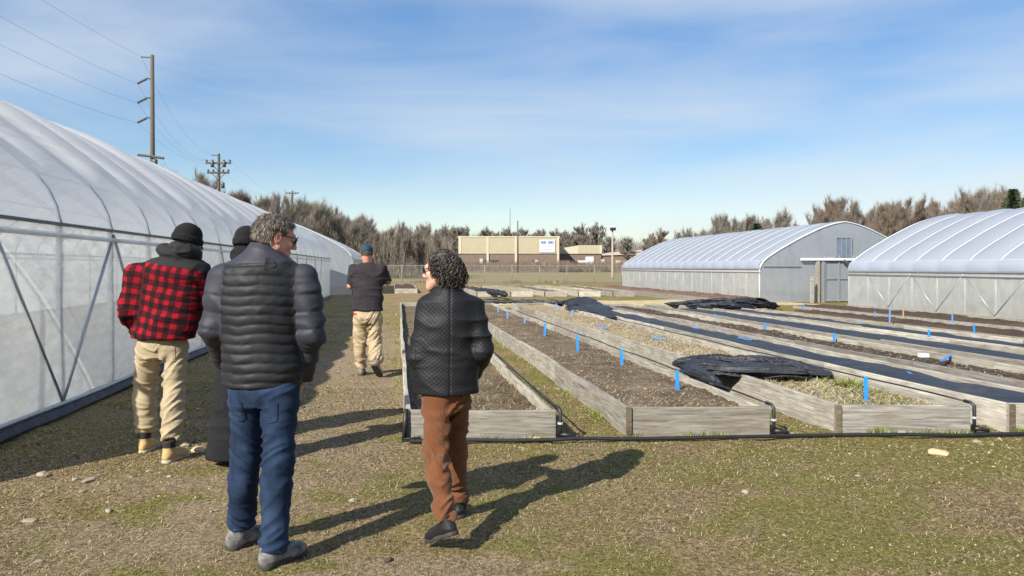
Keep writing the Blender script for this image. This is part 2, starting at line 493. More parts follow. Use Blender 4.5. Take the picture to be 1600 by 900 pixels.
# straw path between the two blocks of beds
sheet('straw_path', band(3.2, 17.5, 28.2, 33.5, 1.6, seed=5), M_PATH, 0.012)
# ------------------------------------------------------------------ greenhouses
def prof_interp(pts, n=26):
    """smooth profile through control points (wall to ridge)"""
    pts = np.array(pts, float)
    s = np.r_[0, np.cumsum(np.hypot(*np.diff(pts, axis=0).T))]
    t = np.linspace(0, s[-1], n)
    x = np.interp(t, s, pts[:, 0]); z = np.interp(t, s, pts[:, 1])
    for _ in range(2):
        x[1:-1] = (x[:-2] + 2 * x[1:-1] + x[2:]) / 4; z[1:-1] = (z[:-2] + 2 * z[1:-1] + z[2:]) / 4
    return np.stack([x, z], 1)

def greenhouse(label, u0, v0, sgn, half, wall, nh, step, mroof, mside, mgable, brace_bays, bulge, hoop_r=0.011, film_tail=False, gable_hole=None, mhoop=None, group=None, lead=0.0):
    """local x runs into the house (times sgn), local y along it; returns the root"""
    mhoop = mhoop or M_STEEL
    root = thing('greenhouse', label, 'greenhouse', W(u0, v0), TH, group)
    Wd = half[-1, 0]
    full = np.concatenate([half, np.stack([2 * Wd - half[-2::-1, 0], half[-2::-1, 1]], 1)])
    L = (nh - 1) * step
    # roof film puffed out between the hoops
    d = np.gradient(full, axis=0); nrm = np.stack([-d[:, 1], d[:, 0]], 1); nrm /= np.linalg.norm(nrm, axis=1)[:, None]
    sub = 8
    rows = []
    for j in range((nh - 1) * sub + 1):
        ph = (j % sub) / sub
        a = bulge * (abs(math.sin(math.pi * ph)) ** 0.6) * (1 + 0.25 * math.sin(j // sub * 2.3))
        ends = np.clip(np.minimum(np.arange(len(full)), np.arange(len(full))[::-1]) / 4.0, 0.15, 1)
        q = full + nrm * (a * ends)[:, None] + nrm * 0.03
        rows.append([(sgn * x, j * step / sub, z) for x, z in q])
    if lead: rows.insert(0, [(x, -lead, z) for x, y, z in rows[0]])
    MB().grid(rows).obj('roof_film', mroof, root, smooth=True)
    # hoops
    ho = nrm * (0.034 if film_tail else 0.024)  # on the right houses, outset pale steel stands for the ribs' specular glints
    hp = [(sgn * (x + ox), 0, z + oz) for (x, z), (ox, oz) in zip(full, ho)]
    hme = MB().tube(hp, hoop_r, 6).mesh('hoop', mhoop, True)
    for i in range(nh): link('hoop', hme, root, (0, i * step, 0))
    pme = MB().tube([(0, 0, -0.05), (0, 0, wall)], 0.028, 6).mesh('post', mhoop, True)
    for i in range(nh):
        link('post', pme, root, (sgn * 0.0, i * step, 0)); 
        if i % 2 == 0: link('post', pme, root, (sgn * 2 * Wd, i * step, 0))
    mbr = M_STEEL
    bme = MB().tube([(0, 0, 0.12), (0, step, wall - 0.05)], 0.012 if film_tail else 0.02, 6).mesh('brace', mbr, True)
    bme2 = MB().tube([(0, 0, 0.12), (0, -step, wall - 0.05)], 0.012 if film_tail else 0.02, 6).mesh('brace', mbr, True)
    for i in brace_bays:
        if i < nh - 1: link('brace', bme, root, (-sgn * (0.05 if film_tail else 0.04), i * step, 0))
        if i > 0: link('brace', bme2, root, (-sgn * (0.05 if film_tail else 0.04), i * step, 0))
    # ridge and side purlins
    for fx in (0.33, 0.66, 1.0):
        z = float(np.interp(fx * Wd, half[:, 0], half[:, 1]))
        for sx in ((1,) if fx == 1.0 else (1, -1)):
            x = sgn * (fx * Wd if sx == 1 else 2 * Wd - fx * Wd)
            MB().tube([(x, 0, z - 0.06), (x, L, z - 0.06)], 0.018, 6).obj('purlin', mhoop, root)
    # side film: slack sheet with shallow folds
    for side in (0, 1):
        rows = []
        n = int(L / 0.18)
        for i in range(n + 1):
            y = -lead + (L + lead) * i / n
            row = []
            for k in range(15):
                f = k / 14
                z = 0.04 + (wall - 0.05) * f
                off = 0.032 + (0.05 * math.sin(math.pi * f)) * (float(vnoise(y * 1.1 + f * 2.2, f * 2.5, 5.5 + side)) - 0.35) + 0.022 * (float(vnoise(y * 2.0 + f * 5.0, f * 6, 9.1)) - 0.5) * math.sin(math.pi * f)
                x = -off if side == 0 else 2 * Wd + off
                row.append((sgn * x, y, z))
            rows.append(row)
        MB().grid(rows).obj('side_film', mside, root, smooth=True)
        xs = sgn * (-0.05 if side == 0 else 2 * Wd + 0.05)
        MB().box(xs - 0.03, xs + 0.03, -0.02 - lead, L + 0.02, wall - 0.008, wall + 0.022).obj('hip_rail', M_RAIL if not film_tail else M_STEEL, root)  # dark colour on the left house paints the shadow gap under the eave
        xr = sgn * (-0.075 if side == 0 else 2 * Wd + 0.075)
        MB().tube([(xr, -0.1 - lead, wall - 0.11), (xr, L * 0.5, wall - 0.12), (xr, L + 0.1, wall - 0.11)], 0.026, 8).obj('curtain_roll', mside, root, smooth=True)
        xb = sgn * (-0.05 if side == 0 else 2 * Wd + 0.05)
        MB().box(xb - 0.025, xb + 0.025, -0.02 - lead, L + 0.02, -0.02, 0.10).obj('baseboard', M_RAIL if not film_tail else M_WOODG, root)
        if film_tail is False and side == 0:
            # loose black ground skirt and the roll bar lying on it
            rows = []
            for i in range(121):
                y = -lead + (L + lead) * i / 120
                rows.append([(sgn * -(0.06 + 0.11 * q), y, 0.10 * (1 - q) ** 2 + 0.022 + 0.025 * float(vnoise(y * 1.7, q * 3, 2.2))) for q in (0, 0.25, 0.5, 0.75, 1.0)])
            MB().grid(rows).obj('ground_skirt', M_FABRIC, root, smooth=True)
            MB().tube([(sgn * -0.085, y, 0.125 + 0.012 * math.sin(y * 1.3)) for y in np.linspace(-0.2 - lead, L, 40)], 0.024, 6).obj('roll_bar', M_STEEL, root, smooth=True)
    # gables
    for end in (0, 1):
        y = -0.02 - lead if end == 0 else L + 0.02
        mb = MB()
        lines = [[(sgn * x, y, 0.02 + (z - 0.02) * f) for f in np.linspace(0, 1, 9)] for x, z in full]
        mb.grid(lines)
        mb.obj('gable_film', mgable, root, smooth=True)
        hb = MB().tube([(sgn * x, y + (-0.03 if end == 0 else 0.03), z + 0.02) for x, z in full], 0.026, 6)
        hb.obj('gable_arch', M_STEELW, root, smooth=True)
        for fx in (0.35, 0.7, 1.3, 1.65):
            z = float(np.interp(fx * Wd, full[:, 0], full[:, 1]))
            MB().box(sgn * fx * Wd - 0.04, sgn * fx * Wd + 0.04, y - 0.01 + 0.03 * (1 if end == 0 else -1), y + 0.05 * (1 if end == 0 else -1) + 0.02, 0, z - 0.03).obj('gable_stud', M_STEEL, root)
    return root, full, L

half_left = prof_interp([(0, 2.0), (0.015, 2.2), (0.08, 2.37), (0.22, 2.52), (0.6, 2.84), (1.2, 3.30), (1.7, 3.62), (2.3, 3.90), (3.0, 4.14), (3.7, 4.28), (4.2, 4.31)])
greenhouse('long white plastic greenhouse along the left with clear film side wall', -3.57, 5.67, -1, half_left, 2.0, 25, 1.42, M_ROOF, M_SIDE, M_GABLE, (2, 4, 8, 12, 16, 20), 0.13, hoop_r=0.016, lead=0.45)
def half_right(wall, H, Wd):
    q = [(0, 0), (0.006, 0.085), (0.03, 0.15), (0.07, 0.21), (0.2, 0.37), (0.46, 0.64), (0.71, 0.86), (0.88, 0.965), (1, 1)]
    return prof_interp([(a * Wd, wall + b * (H - wall)) for a, b in q])
# the house whose end wall shows past the far end of the left one
greenhouse('distant greenhouse whose pale end wall shows past the far end of the left greenhouse', -2.55, 42.5, -1, half_right(2.05, 4.2, 4.2), 2.05, 14, 1.42, M_ROOF, M_SIDER, M_GABLE, (0, 12), 0.03, film_tail=True)
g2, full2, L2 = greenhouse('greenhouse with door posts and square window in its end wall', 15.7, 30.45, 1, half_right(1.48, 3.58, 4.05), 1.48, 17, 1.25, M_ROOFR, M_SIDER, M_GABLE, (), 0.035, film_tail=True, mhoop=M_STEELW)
g3, full3, L3 = greenhouse('greenhouse at the right edge with bright hoop glints and diagonal wall braces', 17.45, 8.6, 1, half_right(1.40, 3.56, 4.05), 1.40, 16, 1.2, M_ROOFR, M_SIDER, M_GABLE, (1, 3, 5, 7, 9, 11, 13), 0.06, hoop_r=0.013, film_tail=True, mhoop=M_STEELW)
# white tail of film over each hoop foot on the right house
for root_, L_, step_, n_, wl_ in ((g3, L3, 1.2, 16, 1.40), (g2, L2, 1.25, 17, 1.48)):
    rows = []
    for i in range((n_ - 1) * 8 + 1):
        y = i * step_ / 8
        ph = (i % 8) / 8
        a = 0.05 * abs(math.sin(math.pi * ph)) ** 0.7
        rows.append([(-0.05 - a * 0.6, y, wl_ + 0.03), (-0.045 - a * 0.8, y, wl_ + 0.1), (-0.02 - a, y, wl_ + 0.22), (0.03 - a * 0.9, y, wl_ + 0.32), (0.12 - a * 0.6, y, wl_ + 0.40)])
    MB().grid(rows).obj('film_overlap', M_ROOFR, root_, smooth=True)

# end wall of the middle house: lintel track, posts, window, door panel
def end_wall(root):
    y = -0.09
    def X(px, Yd=33.0):   # photo column on the end wall -> local x
        q = (px - 800) / F
        u = (30.45 * (CT * q + ST)) / (CT - ST * q)
        return u - 15.7
    def Z(py, x):
        Yw = ST * (15.7 + x) + CT * 30.45
        return EYE - (py - HY) / F * Yw
    x0, x1 = X(1249), X(1372)
    MB().box(x0, x1, y - 0.12, y, Z(407, x0), Z(403, x0)).obj('door_track', M_STEELW, root)
    for px, t, w in ((1275, 408, 0.075), (1283, 409, 0.05)):
        x = X(px)
        MB().box(x - w, x + w, y - 0.10, y + 0.02, 0.0, Z(t, x)).obj('door_post', M_WOOD if px == 1275 else M_STEEL, root)
    x = X(1258)
    MB().box(x - 0.06, x + 0.06, y - 0.5, y - 0.4, 0.0, Z(431, x)).obj('short_post', M_WOOD, root)
    # window
    a, b = X(1305), X(1327)
    z0, z1 = Z(401, a), Z(372, a)
    fr = MB()
    t = 0.06
    fr.box(a - t, b + t, y - 0.03, y + 0.02, z1, z1 + t); fr.box(a - t, b + t, y - 0.03, y + 0.02, z0 - t, z0)
    fr.box(a - t, a, y - 0.03, y + 0.02, z0, z1); fr.box(b, b + t, y - 0.03, y + 0.02, z0, z1)
    f = fr.obj('window', M_STEEL, root)
    MB().box(a, b, y - 0.005, y + 0.015, z0, z1).obj('pane', M_PANE, f)
    for q in (0.36, 0.7):
        MB().box(a + (b - a) * q - 0.012, a + (b - a) * q + 0.012, y - 0.025, y - 0.006, z0, z1).obj('glazing_bar', M_STEEL, f)
    # door panel behind the posts
    a, b = X(1287), X(1330)
    dm = MB()
    for zz in (0.05, 1.02, 1.95):
        dm.box(a, b, y - 0.03, y + 0.01, zz, zz + 0.08)
    for xx in (a, (a + b) / 2, b):
        dm.box(xx - 0.035, xx + 0.035, y - 0.035, y + 0.012, 0.03, 2.1)
    d = dm.obj('door', M_STEEL, root)
    MB().box(a, b, y + 0.013, y + 0.018, 0.05, 2.05).obj('door_film', M_GABLE, d)
    # brace and dark hardware
    mb = MB(); xa = X(1313); xb = X(1331)
    mb.tube([(xa, y - 0.16, Z(407, xa)), (xb, y - 0.16, Z(420, xb))], 0.06, 5)
    mb.obj('door_brace', M_RAIL, root)
    x = X(1256)
    MB().box(X(1190), x0, y - 0.03, y, Z(415.5, X(1220)), Z(414, X(1220))).obj('wall_rail', M_STEEL, root)
M_PANE = simple('window_pane', (0.16, 0.20, 0.26), (0.12, 0.15, 0.20), 0.2, 3)
end_wall(g2)
M_RED = simple('dull_red_paint', (0.30, 0.05, 0.05), (0.2, 0.03, 0.03), 0.6, 12)
hx, hy, _ = W(19.95, 29.3)
ht = thing('hand_truck', 'small red and black hand truck standing by the greenhouse end wall', 'hand truck', (hx, hy, 0), TH)
mb = MB()
for sx in (-0.16, 0.16):
    mb.tube([(sx, 0, 0.12), (sx, 0.1, 0.9), (sx * 0.6, 0.16, 1.05)], 0.022, 6)
for z in (0.3, 0.6): mb.tube([(-0.16, 0.03 + z * 0.1, z), (0.16, 0.03 + z * 0.1, z)], 0.015, 6)
mb.obj('frame', M_RED, ht)
MB().box(-0.2, 0.2, -0.22, -0.01, 0.02, 0.04).obj('toe_plate', M_BLACK, ht)
for sx in (-0.24, 0.24):
    MB().tube([(sx - 0.03, 0.06, 0.12), (sx + 0.03, 0.06, 0.12)], 0.12, 14).obj('wheel', M_BLACK, ht)
MB().box(-0.15, 0.15, -0.03, 0.02, 0.2, 0.75).obj('dark_panel', M_BLACK, ht)

# ------------------------------------------------------------------ raised beds
rb = random.Random(5)
def plank_mesh(L, H, T, seed):
    """board along local x, chamfered edges, a little warped"""
    r = random.Random(seed)
    c = 0.006
    sec = [(-T/2, c), (-T/2 + c, 0), (T/2 - c, 0), (T/2, c), (T/2, H - c), (T/2 - c, H), (-T/2 + c, H), (-T/2, H - c)]
    n = max(2, int(L / 0.6))
    mb = MB(); rows = []
    w1, w2 = r.uniform(-0.02, 0.02), r.uniform(-0.010, 0.008)
    for i in range(n + 1):
        x = L * i / n
        f = i / n
        dy = w1 * math.sin(math.pi * f); dz = w2 * math.sin(math.pi * f) + r.uniform(-0.003, 0.003)
        rows.append([(x, y + dy, z + (dz if z > H / 2 else 0)) for y, z in sec])
    vs = [p for row in rows for p in row]
    fs = []
    for i in range(n):
        for k in range(8):
            a, b = i * 8 + k, i * 8 + (k + 1) % 8
            fs.append((a, a + 8, b + 8, b))
    fs.append(tuple(range(8))); fs.append(tuple(range(n * 8 + 7, n * 8 - 1, -1)))
    return mb.add(vs, fs)
BH, BT = 0.28, 0.045
M_TRIM = make_wood('brown_corner_board', (0.05, 0.04, 0.026), (0.13, 0.105, 0.07), (0.24, 0.20, 0.14), 0.6)
def soil_sheet(L0, L1, w, skew, zmid, amp, hstep, seed, edge=0.0):
    """local x across (0..w), y along"""
    ny = int((L1 - L0) / hstep); nx = max(6, int(w / hstep))
    X, Y = np.meshgrid(np.linspace(0, w, nx + 1), np.linspace(0, 1, ny + 1), indexing='ij')
    Yw = L0 + skew * (X / w) + Y * (L1 - L0 - skew * (X / w))
    Z = zmid + amp * (vnoise(X * 2.3, Yw * 1.6, seed) - 0.5) * 1.4 + amp * (vnoise(X * 9, Yw * 9, seed + 3) - 0.5) + amp * 0.7 * (vnoise(X * 24, Yw * 24, seed + 5) - 0.5) - edge * (np.abs(X / w - 0.5) * 2) ** 3
    idx = np.arange((nx + 1) * (ny + 1)).reshape(nx + 1, ny + 1)
    faces = np.stack([idx[:-1, :-1], idx[1:, :-1], idx[1:, 1:], idx[:-1, 1:]], -1).reshape(-1, 4)
    return np.stack([X, Yw, Z], -1).reshape(-1, 3), faces

def raised_bed(label, u0, u1, v0, v1, msoil, zsoil=0.19, front_skew=True, mside=None, mfront=None, board=3.05, hstep=0.12, group='timber raised beds', amp=0.035, ledge=None):
    """long timber bed; local x across, y along, origin at the near left corner"""
    root = thing('raised_bed', label, 'raised bed', W(u0, v0), TH, group)
    w = u1 - u0; L = v1 - v0
    sk = -w * math.tan(TH) if front_skew else 0.0
    ms = mside or M_WOOD
    for side in (0, 1):
        x = BT / 2 if side == 0 else w - BT / 2
        y = 0.0 if side == 0 else sk
        y += 0.025
        while y < L - 0.05:
            ln = min(board * rb.uniform(0.97, 1.03), L - y)
            if L - y - ln < 0.5: ln = L - y
            H = BH * rb.uniform(0.975, 1.02)
            me = plank_mesh(ln - 0.009, H, BT, rb.random()).mesh('plank', ms[side] if isinstance(ms, tuple) else ms)
            link('plank', me, root, (x + rb.uniform(-0.012, 0.012), y, rb.uniform(-0.022, 0.006)), (0, 0, R(90) + rb.uniform(-0.0015, 0.0015)))
            y += ln
    fl = math.hypot(w, sk)
    me = plank_mesh(fl, BH, BT, rb.random()).mesh('plank', mfront or M_WOOD)
    link('plank', me, root, (0, 0.0, -0.004), (0, 0, math.atan2(sk, w)))
    MB().box(-0.012, 0.034, -0.05, -0.026, -0.01, BH - 0.006).obj('corner_trim', M_TRIM, root)
    me = plank_mesh(w, BH, BT, rb.random()).mesh('plank', mfront or M_WOOD)
    link('plank', me, root, (0, L + 0.027, 0))
    for (x, y) in ((BT + 0.045, 0.075), (w - BT - 0.045, sk + 0.075)):
        MB().box(x - 0.04, x + 0.04, y - 0.03, y + 0.05, -0.02, BH - 0.03).obj('corner_post', M_WOODG, root)
    vs, fs = soil_sheet(0.03, L - 0.02, w - 2 * BT, sk, zsoil, amp, hstep, rb.uniform(0, 50))
    vs[:, 0] += BT
    link('soil', fast_mesh('soil', vs, fs, msoil, True), root)
    return root

def litter(root, n, x0, x1, y0, y1, z, mat, lmin, lmax, wd, seed, name='straw_litter', near_bias=1.5, up=0.25):
    """loose dry stalks and clods as thin triangles"""
    r = np.random.RandomState(seed)
    x = r.uniform(x0, x1, n); y = y0 + (y1 - y0) * r.rand(n) ** near_bias
    y = np.maximum(y, 0.06) - x * math.tan(TH)
    a = r.uniform(0, 2 * np.pi, n); ln = r.uniform(lmin, lmax, n); tilt = r.uniform(-0.1, up, n) * ln
    dx, dy = np.cos(a) * ln, np.sin(a) * ln
    ww = wd * r.uniform(0.6, 1.4, n)
    px, py = -np.sin(a) * ww, np.cos(a) * ww
    zz = z + r.uniform(-0.005, 0.02, n)
    v = np.stack([np.stack([x - px, y - py, zz], -1), np.stack([x + px, y + py, zz], -1), np.stack([x + dx, y + dy, zz + tilt + 0.004], -1)], 1).reshape(-1, 3)
    f = np.arange(3 * n).reshape(-1, 3)
    o = link(name, fast_mesh(name, v, f, mat), root)
    o['kind'] = 'stuff'
    return o

BEDS = {}
def vfront(u, Y):      # v of the point with this u at depth Y
    return (Y - ST * u) / CT
V_END = 27.0
BEDS[1] = raised_bed('weedy raised bed nearest the people, half hidden by the woman', 0.06, 1.395, vfront(0.06, 6.63), V_END, M_SOIL, 0.15, mside=(M_WOODP, M_WOODP), hstep=0.09)
BEDS[2] = raised_bed('raised bed of bare brown soil just right of the woman', 2.07, 3.36, vfront(2.07, 6.78), V_END - 0.6, M_SOIL, 0.20, mside=(M_WOOD, M_WOODP), hstep=0.08)
BEDS[3] = raised_bed('raised bed with straw mulch and green weeds under the crumpled black sheet', 4.02, 5.25, vfront(4.02, 6.88), V_END - 0.8, M_SOILS, 0.20, mside=(M_WOOD, M_WOODP), mfront=M_WOODG, hstep=0.08)
BEDS[4] = raised_bed('raised bed covered full length by flat black sheet', 5.66, 6.55, vfront(5.66, 6.94), V_END - 1.0, M_SOILD, 0.08, mside=(M_WOODP, M_WOODP))
BEDS[5] = raised_bed('raised bed of dark brown soil between two covered beds', 6.92, 7.98, vfront(6.92, 6.98), V_END - 2.0, M_SOILD, 0.19, mside=(M_WOODG, M_WOODP))
BEDS[6] = raised_bed('covered raised bed second from the first covered one', 8.4, 9.62, vfront(8.4, 7.0), V_END - 2.5, M_SOILD, 0.08, mside=(M_WOOD, M_WOODP))
BEDS[7] = raised_bed('narrow covered raised bed farthest right in the near block', 9.95, 10.95, vfront(9.95, 7.0), V_END - 2.7, M_SOILD, 0.09, mside=(M_WOODP, M_WOODP))
# two low dark beds in front of the right greenhouse
def low_bed(label, u0, u1, v0, v1, msoil, h, seed, group=None):
    root = thing('soil_bed', label, 'garden bed', W(u0, v0), TH, group)
    vs, fs = soil_sheet(0, v1 - v0, u1 - u0, 0, h, 0.06, 0.2, seed, edge=h * 0.98)
    link('soil', fast_mesh('soil', vs, fs, msoil, True), root)
    MB().box(-0.04, 0.0, 0, v1 - v0, -0.02, h * 0.75).obj('edge_board', M_WOODG, root)
    return root
low_bed('low dark soil bed against the right greenhouse wall', 14.9, 16.8, 10, 26.2, M_SOILD, 0.14, 3.3)
low_bed('low brown soil bed beside the grass strip at the right', 12.9, 14.3, 10, 23.2, M_SOILD, 0.12, 8.3)
low_bed('low straw covered bed between the covered bed and the brown soil bed', 11.4, 12.4, 9.5, 23.5, M_SOILS, 0.16, 5.1)
low_bed('mounded reddish brown mulch bed along the middle greenhouse wall', 13.2, 15.1, 28.0, 49.0, M_SOILR, 0.34, 6.6)
# far block of beds
FAR = [(-0.25, 1.15, 45.0, M_SOILD, 'small far bed of dark soil seen past the capped man'),
       (2.0, 3.25, 39.2, M_SOILS, 'far raised bed just behind the head of the woman'),
       (4.1, 5.35, 39.0, M_SOILD, 'far raised bed with black cover sheet in the far block'),
       (5.9, 7.1, 38.9, M_SOILS, 'far raised bed right of the far covered bed'),
       (7.7, 8.9, 38.7, M_SOIL, 'far raised bed in the middle of the far block'),
       (9.5, 10.7, 38.5, M_SOILS, 'far raised bed second from the mulch bed'),
       (11.3, 12.5, 38.2, M_SOIL, 'far raised bed next to the mulch bed')]
for i, (a, b, v, ms, lab) in enumerate(FAR):
    raised_bed(lab, a, b, v, v + 13, ms, 0.22 if i else 0.24, front_skew=True, mside=(M_WOODP, M_WOODP), mfront=(M_WOODP if i % 2 == 1 else M_WOOD), board=4.3, hstep=0.4, group='timber raised beds of the far block', amp=0.08)

# weeds and straw on the near beds
litter(BEDS[1], 5000, 0.06, 1.27, 0.0, 14, 0.16, M_BLADE, 0.03, 0.10, 0.004, 1, near_bias=1.6, up=0.7)
litter(BEDS[2], 7000, 0.06, 1.24, -0.1, 15, 0.205, M_STRAW, 0.015, 0.06, 0.0035, 2, near_bias=1.6, up=0.35)
litter(BEDS[3], 12000, 0.06, 1.18, -0.1, 18, 0.205, M_STRAW, 0.03, 0.11, 0.0045, 3, near_bias=1.3, up=0.5)
litter(BEDS[3], 900, 0.1, 1.15, 0.1, 2.2, 0.205, M_GREEN, 0.03, 0.09, 0.006, 4, name='green_weeds', near_bias=1.0, up=0.9)
litter(BEDS[5], 2500, 0.06, 1.0, 0, 16, 0.195, M_STRAW, 0.03, 0.08, 0.006, 6, near_bias=1.2)
# one bright tuft in bed three
litter(BEDS[3], 260, 0.92, 1.10, 1.35, 1.6, 0.21, M_GREEN, 0.05, 0.11, 0.009, 7, name='green_tuft', near_bias=1.0, up=1.2)
# ------------------------------------------------------------------ black weed-fabric sheets
def cover(label, bed, x0, x1, y0, y1, z, seed, h=0.16, crown=0.05):
    root = bed
    u0, v0 = UV(root.location.x, root.location.y)
    ny = int((y1 - y0) / h); nx = 10
    X, Y = np.meshgrid(np.linspace(x0, x1, nx + 1), np.linspace(y0, y1, ny + 1), indexing='ij')
    f = (X - x0) / (x1 - x0)
    Z = z + crown * np.sin(np.pi * f) + 0.05 * (vnoise(X * 3, Y * 1.2, seed) - 0.5) + 0.035 * (vnoise(X * 7, Y * 4, seed + 2) - 0.5)
    idx = np.arange((nx + 1) * (ny + 1)).reshape(nx + 1, ny + 1)
    faces = np.stack([idx[:-1, :-1], idx[1:, :-1], idx[1:, 1:], idx[:-1, 1:]], -1).reshape(-1, 4)
    me = fast_mesh('cover_sheet', np.stack([X, Y, Z], -1).reshape(-1, 3), faces, M_FABRIC, True)
    o = link('cover_sheet', me, None, W(u0, v0), (0, 0, TH))
    return tag(o, label, 'cover sheet', 'black sheets covering the beds')
cover('flat black sheet lying inside the first covered bed from the front corner', BEDS[4], 0.06, 0.83, 0.05, 18.5, 0.215, 2.1)
cover('flat black sheet on the covered bed beyond the dark soil bed', BEDS[6], 0.07, 1.15, 0.05, 16.5, 0.21, 4.4)
cover('narrow black sheet on the farthest right covered bed', BEDS[7], 0.07, 0.93, 0.05, 16.0, 0.20, 6.2)

# ------------------------------------------------------------------ signed distance modelling
def smin(a, b, k):
    if k <= 0: return np.minimum(a, b)
    h = np.clip(0.5 + 0.5 * (b - a) / k, 0, 1)
    return b + (a - b) * h - k * h * (1 - h)
class Sdf:
    def __init__(s, lo, hi, h):
        s.lo = np.array(lo, float); s.h = h
        s.n = np.ceil((np.array(hi, float) - s.lo) / h).astype(int) + 1
        s.D = np.full(s.n, 0.25, np.float32)
        s.ax = [s.lo[i] + h * np.arange(s.n[i]) for i in range(3)]
    def _sl(s, lo, hi, pad):
        i0 = np.clip(np.floor((np.array(lo) - pad - s.lo) / s.h).astype(int), 0, s.n)
        i1 = np.clip(np.ceil((np.array(hi) + pad - s.lo) / s.h).astype(int) + 1, 0, s.n)
        sl = tuple(slice(a, b) for a, b in zip(i0, i1))
        return sl, s.ax[0][sl[0]][:, None, None], s.ax[1][sl[1]][None, :, None], s.ax[2][sl[2]][None, None, :]
    def _put(s, sl, d, k, mode):
        if mode == 'add': s.D[sl] = smin(s.D[sl], d, k)
        elif mode == 'cut': s.D[sl] = -smin(-s.D[sl], d, k)
    def cone(s, a, b, ra, rb, k=0.02, mode='add'):
        a, b = np.asarray(a, float), np.asarray(b, float)
        m = max(ra, rb)
        sl, X, Y, Z = s._sl(np.minimum(a, b), np.maximum(a, b), m + 0.06)
        if min(s.D[sl].shape) == 0: return s
        ab = b - a; L2 = max(ab @ ab, 1e-9)
        t = np.clip(((X - a[0]) * ab[0] + (Y - a[1]) * ab[1] + (Z - a[2]) * ab[2]) / L2, 0, 1)
        d = np.sqrt((X - a[0] - t * ab[0]) ** 2 + (Y - a[1] - t * ab[1]) ** 2 + (Z - a[2] - t * ab[2]) ** 2) - (ra + (rb - ra) * t)
        s._put(sl, d, k, mode); return s
    def ell(s, c, r, Rm=None, k=0.02, mode='add'):
        c = np.asarray(c, float); r = np.asarray(r, float)
        sl, X, Y, Z = s._sl(c, c, r.max() + 0.06)
        if min(s.D[sl].shape) == 0: return s
        x, y, z = X - c[0], Y - c[1], Z - c[2]
        if Rm is not None:
            x, y, z = [x * Rm[0, i] + y * Rm[1, i] + z * Rm[2, i] for i in range(3)]
        k0 = np.sqrt((x / r[0]) ** 2 + (y / r[1]) ** 2 + (z / r[2]) ** 2)
        k1 = np.sqrt((x / r[0] ** 2) ** 2 + (y / r[1] ** 2) ** 2 + (z / r[2] ** 2) ** 2)
        d = k0 * (k0 - 1) / np.maximum(k1, 1e-6)
        s._put(sl, d, k, mode); return s
    def loft(s, secs, yaw=0.0, k=0.03, mode='add', power=2.0):
        """secs: (x, y, z, rx, ry) by rising z"""
        q = np.array(sorted(secs, key=lambda t: t[2]), float)
        rm = max(q[:, 3].max(), q[:, 4].max())
        sl, X, Y, Z = s._sl([q[:, 0].min() - rm, q[:, 1].min() - rm, q[0, 2]], [q[:, 0].max() + rm, q[:, 1].max() + rm, q[-1, 2]], 0.05)
        zz = Z.ravel()
        zc = np.clip(zz, q[0, 2], q[-1, 2])
        # smooth interpolation
        fine = np.linspace(q[0, 2], q[-1, 2], 200)
        def itp(col):
            y = np.interp(fine, q[:, 2], q[:, col])
            kk = np.ones(15) / 15
            y = np.convolve(np.pad(y, 7, mode='edge'), kk, mode='valid')
            return np.interp(zc, fine, y)[None, None, :]
        cx, cy, rx, ry = itp(0), itp(1), itp(3), itp(4)
        x, y = X - cx, Y - cy
        c, sn = math.cos(yaw), math.sin(yaw)
        x, y = x * c + y * sn, -x * sn + y * c
        e = (np.abs(x / rx) ** power + np.abs(y / ry) ** power) ** (1 / power)
        d = (e - 1) * np.minimum(rx, ry)
        dz = np.maximum(q[0, 2] - Z, Z - q[-1, 2])
        d = np.where(dz > 0, np.sqrt(np.maximum(d, 0) ** 2 + dz ** 2) , np.maximum(d, dz))
        s._put(sl, d, k, mode); return s
    def plane_cut(s, p, nrm, lo=None, hi=None):
        """remove what lies on the side the normal points to"""
        lo = s.lo if lo is None else lo; hi = s.lo + s.h * s.n if hi is None else hi
        sl, X, Y, Z = s._sl(lo, hi, 0)
        d = (X - p[0]) * nrm[0] + (Y - p[1]) * nrm[1] + (Z - p[2]) * nrm[2]
        s.D[sl] = np.maximum(s.D[sl], d); return s
    def mesh(s):
        D = s.D; ins = D < 0
        c = [(0,0,0),(1,0,0),(0,1,0),(1,1,0),(0,0,1),(1,0,1),(0,1,1),(1,1,1)]
        nx, ny, nz = D.shape
        cnt = np.zeros((nx-1, ny-1, nz-1), np.int8)
        for a, b, d in c: cnt += ins[a:nx-1+a, b:ny-1+b, d:nz-1+d]
        act = (cnt > 0) & (cnt < 8)
        I, J, K = np.nonzero(act)
        idx = np.full(act.shape, -1, np.int32); idx[I, J, K] = np.arange(len(I))
        acc = np.zeros((len(I), 3)); m = np.zeros(len(I))
        for p in range(8):
            for ax in range(3):
                if c[p][ax]: continue
                q = list(c[p]); q[ax] = 1
                d0 = D[I + c[p][0], J + c[p][1], K + c[p][2]]; d1 = D[I + q[0], J + q[1], K + q[2]]
                sgn = (d0 < 0) != (d1 < 0)
                t = np.where(sgn, d0 / np.where(np.abs(d0 - d1) < 1e-9, 1, d0 - d1), 0)
                pos = np.tile(np.array(c[p], float), (len(I), 1)); pos[:, ax] += t
                acc[sgn] += pos[sgn]; m += sgn
        V = (np.stack([I, J, K], 1) + acc / m[:, None]) * s.h + s.lo
        Fs = []
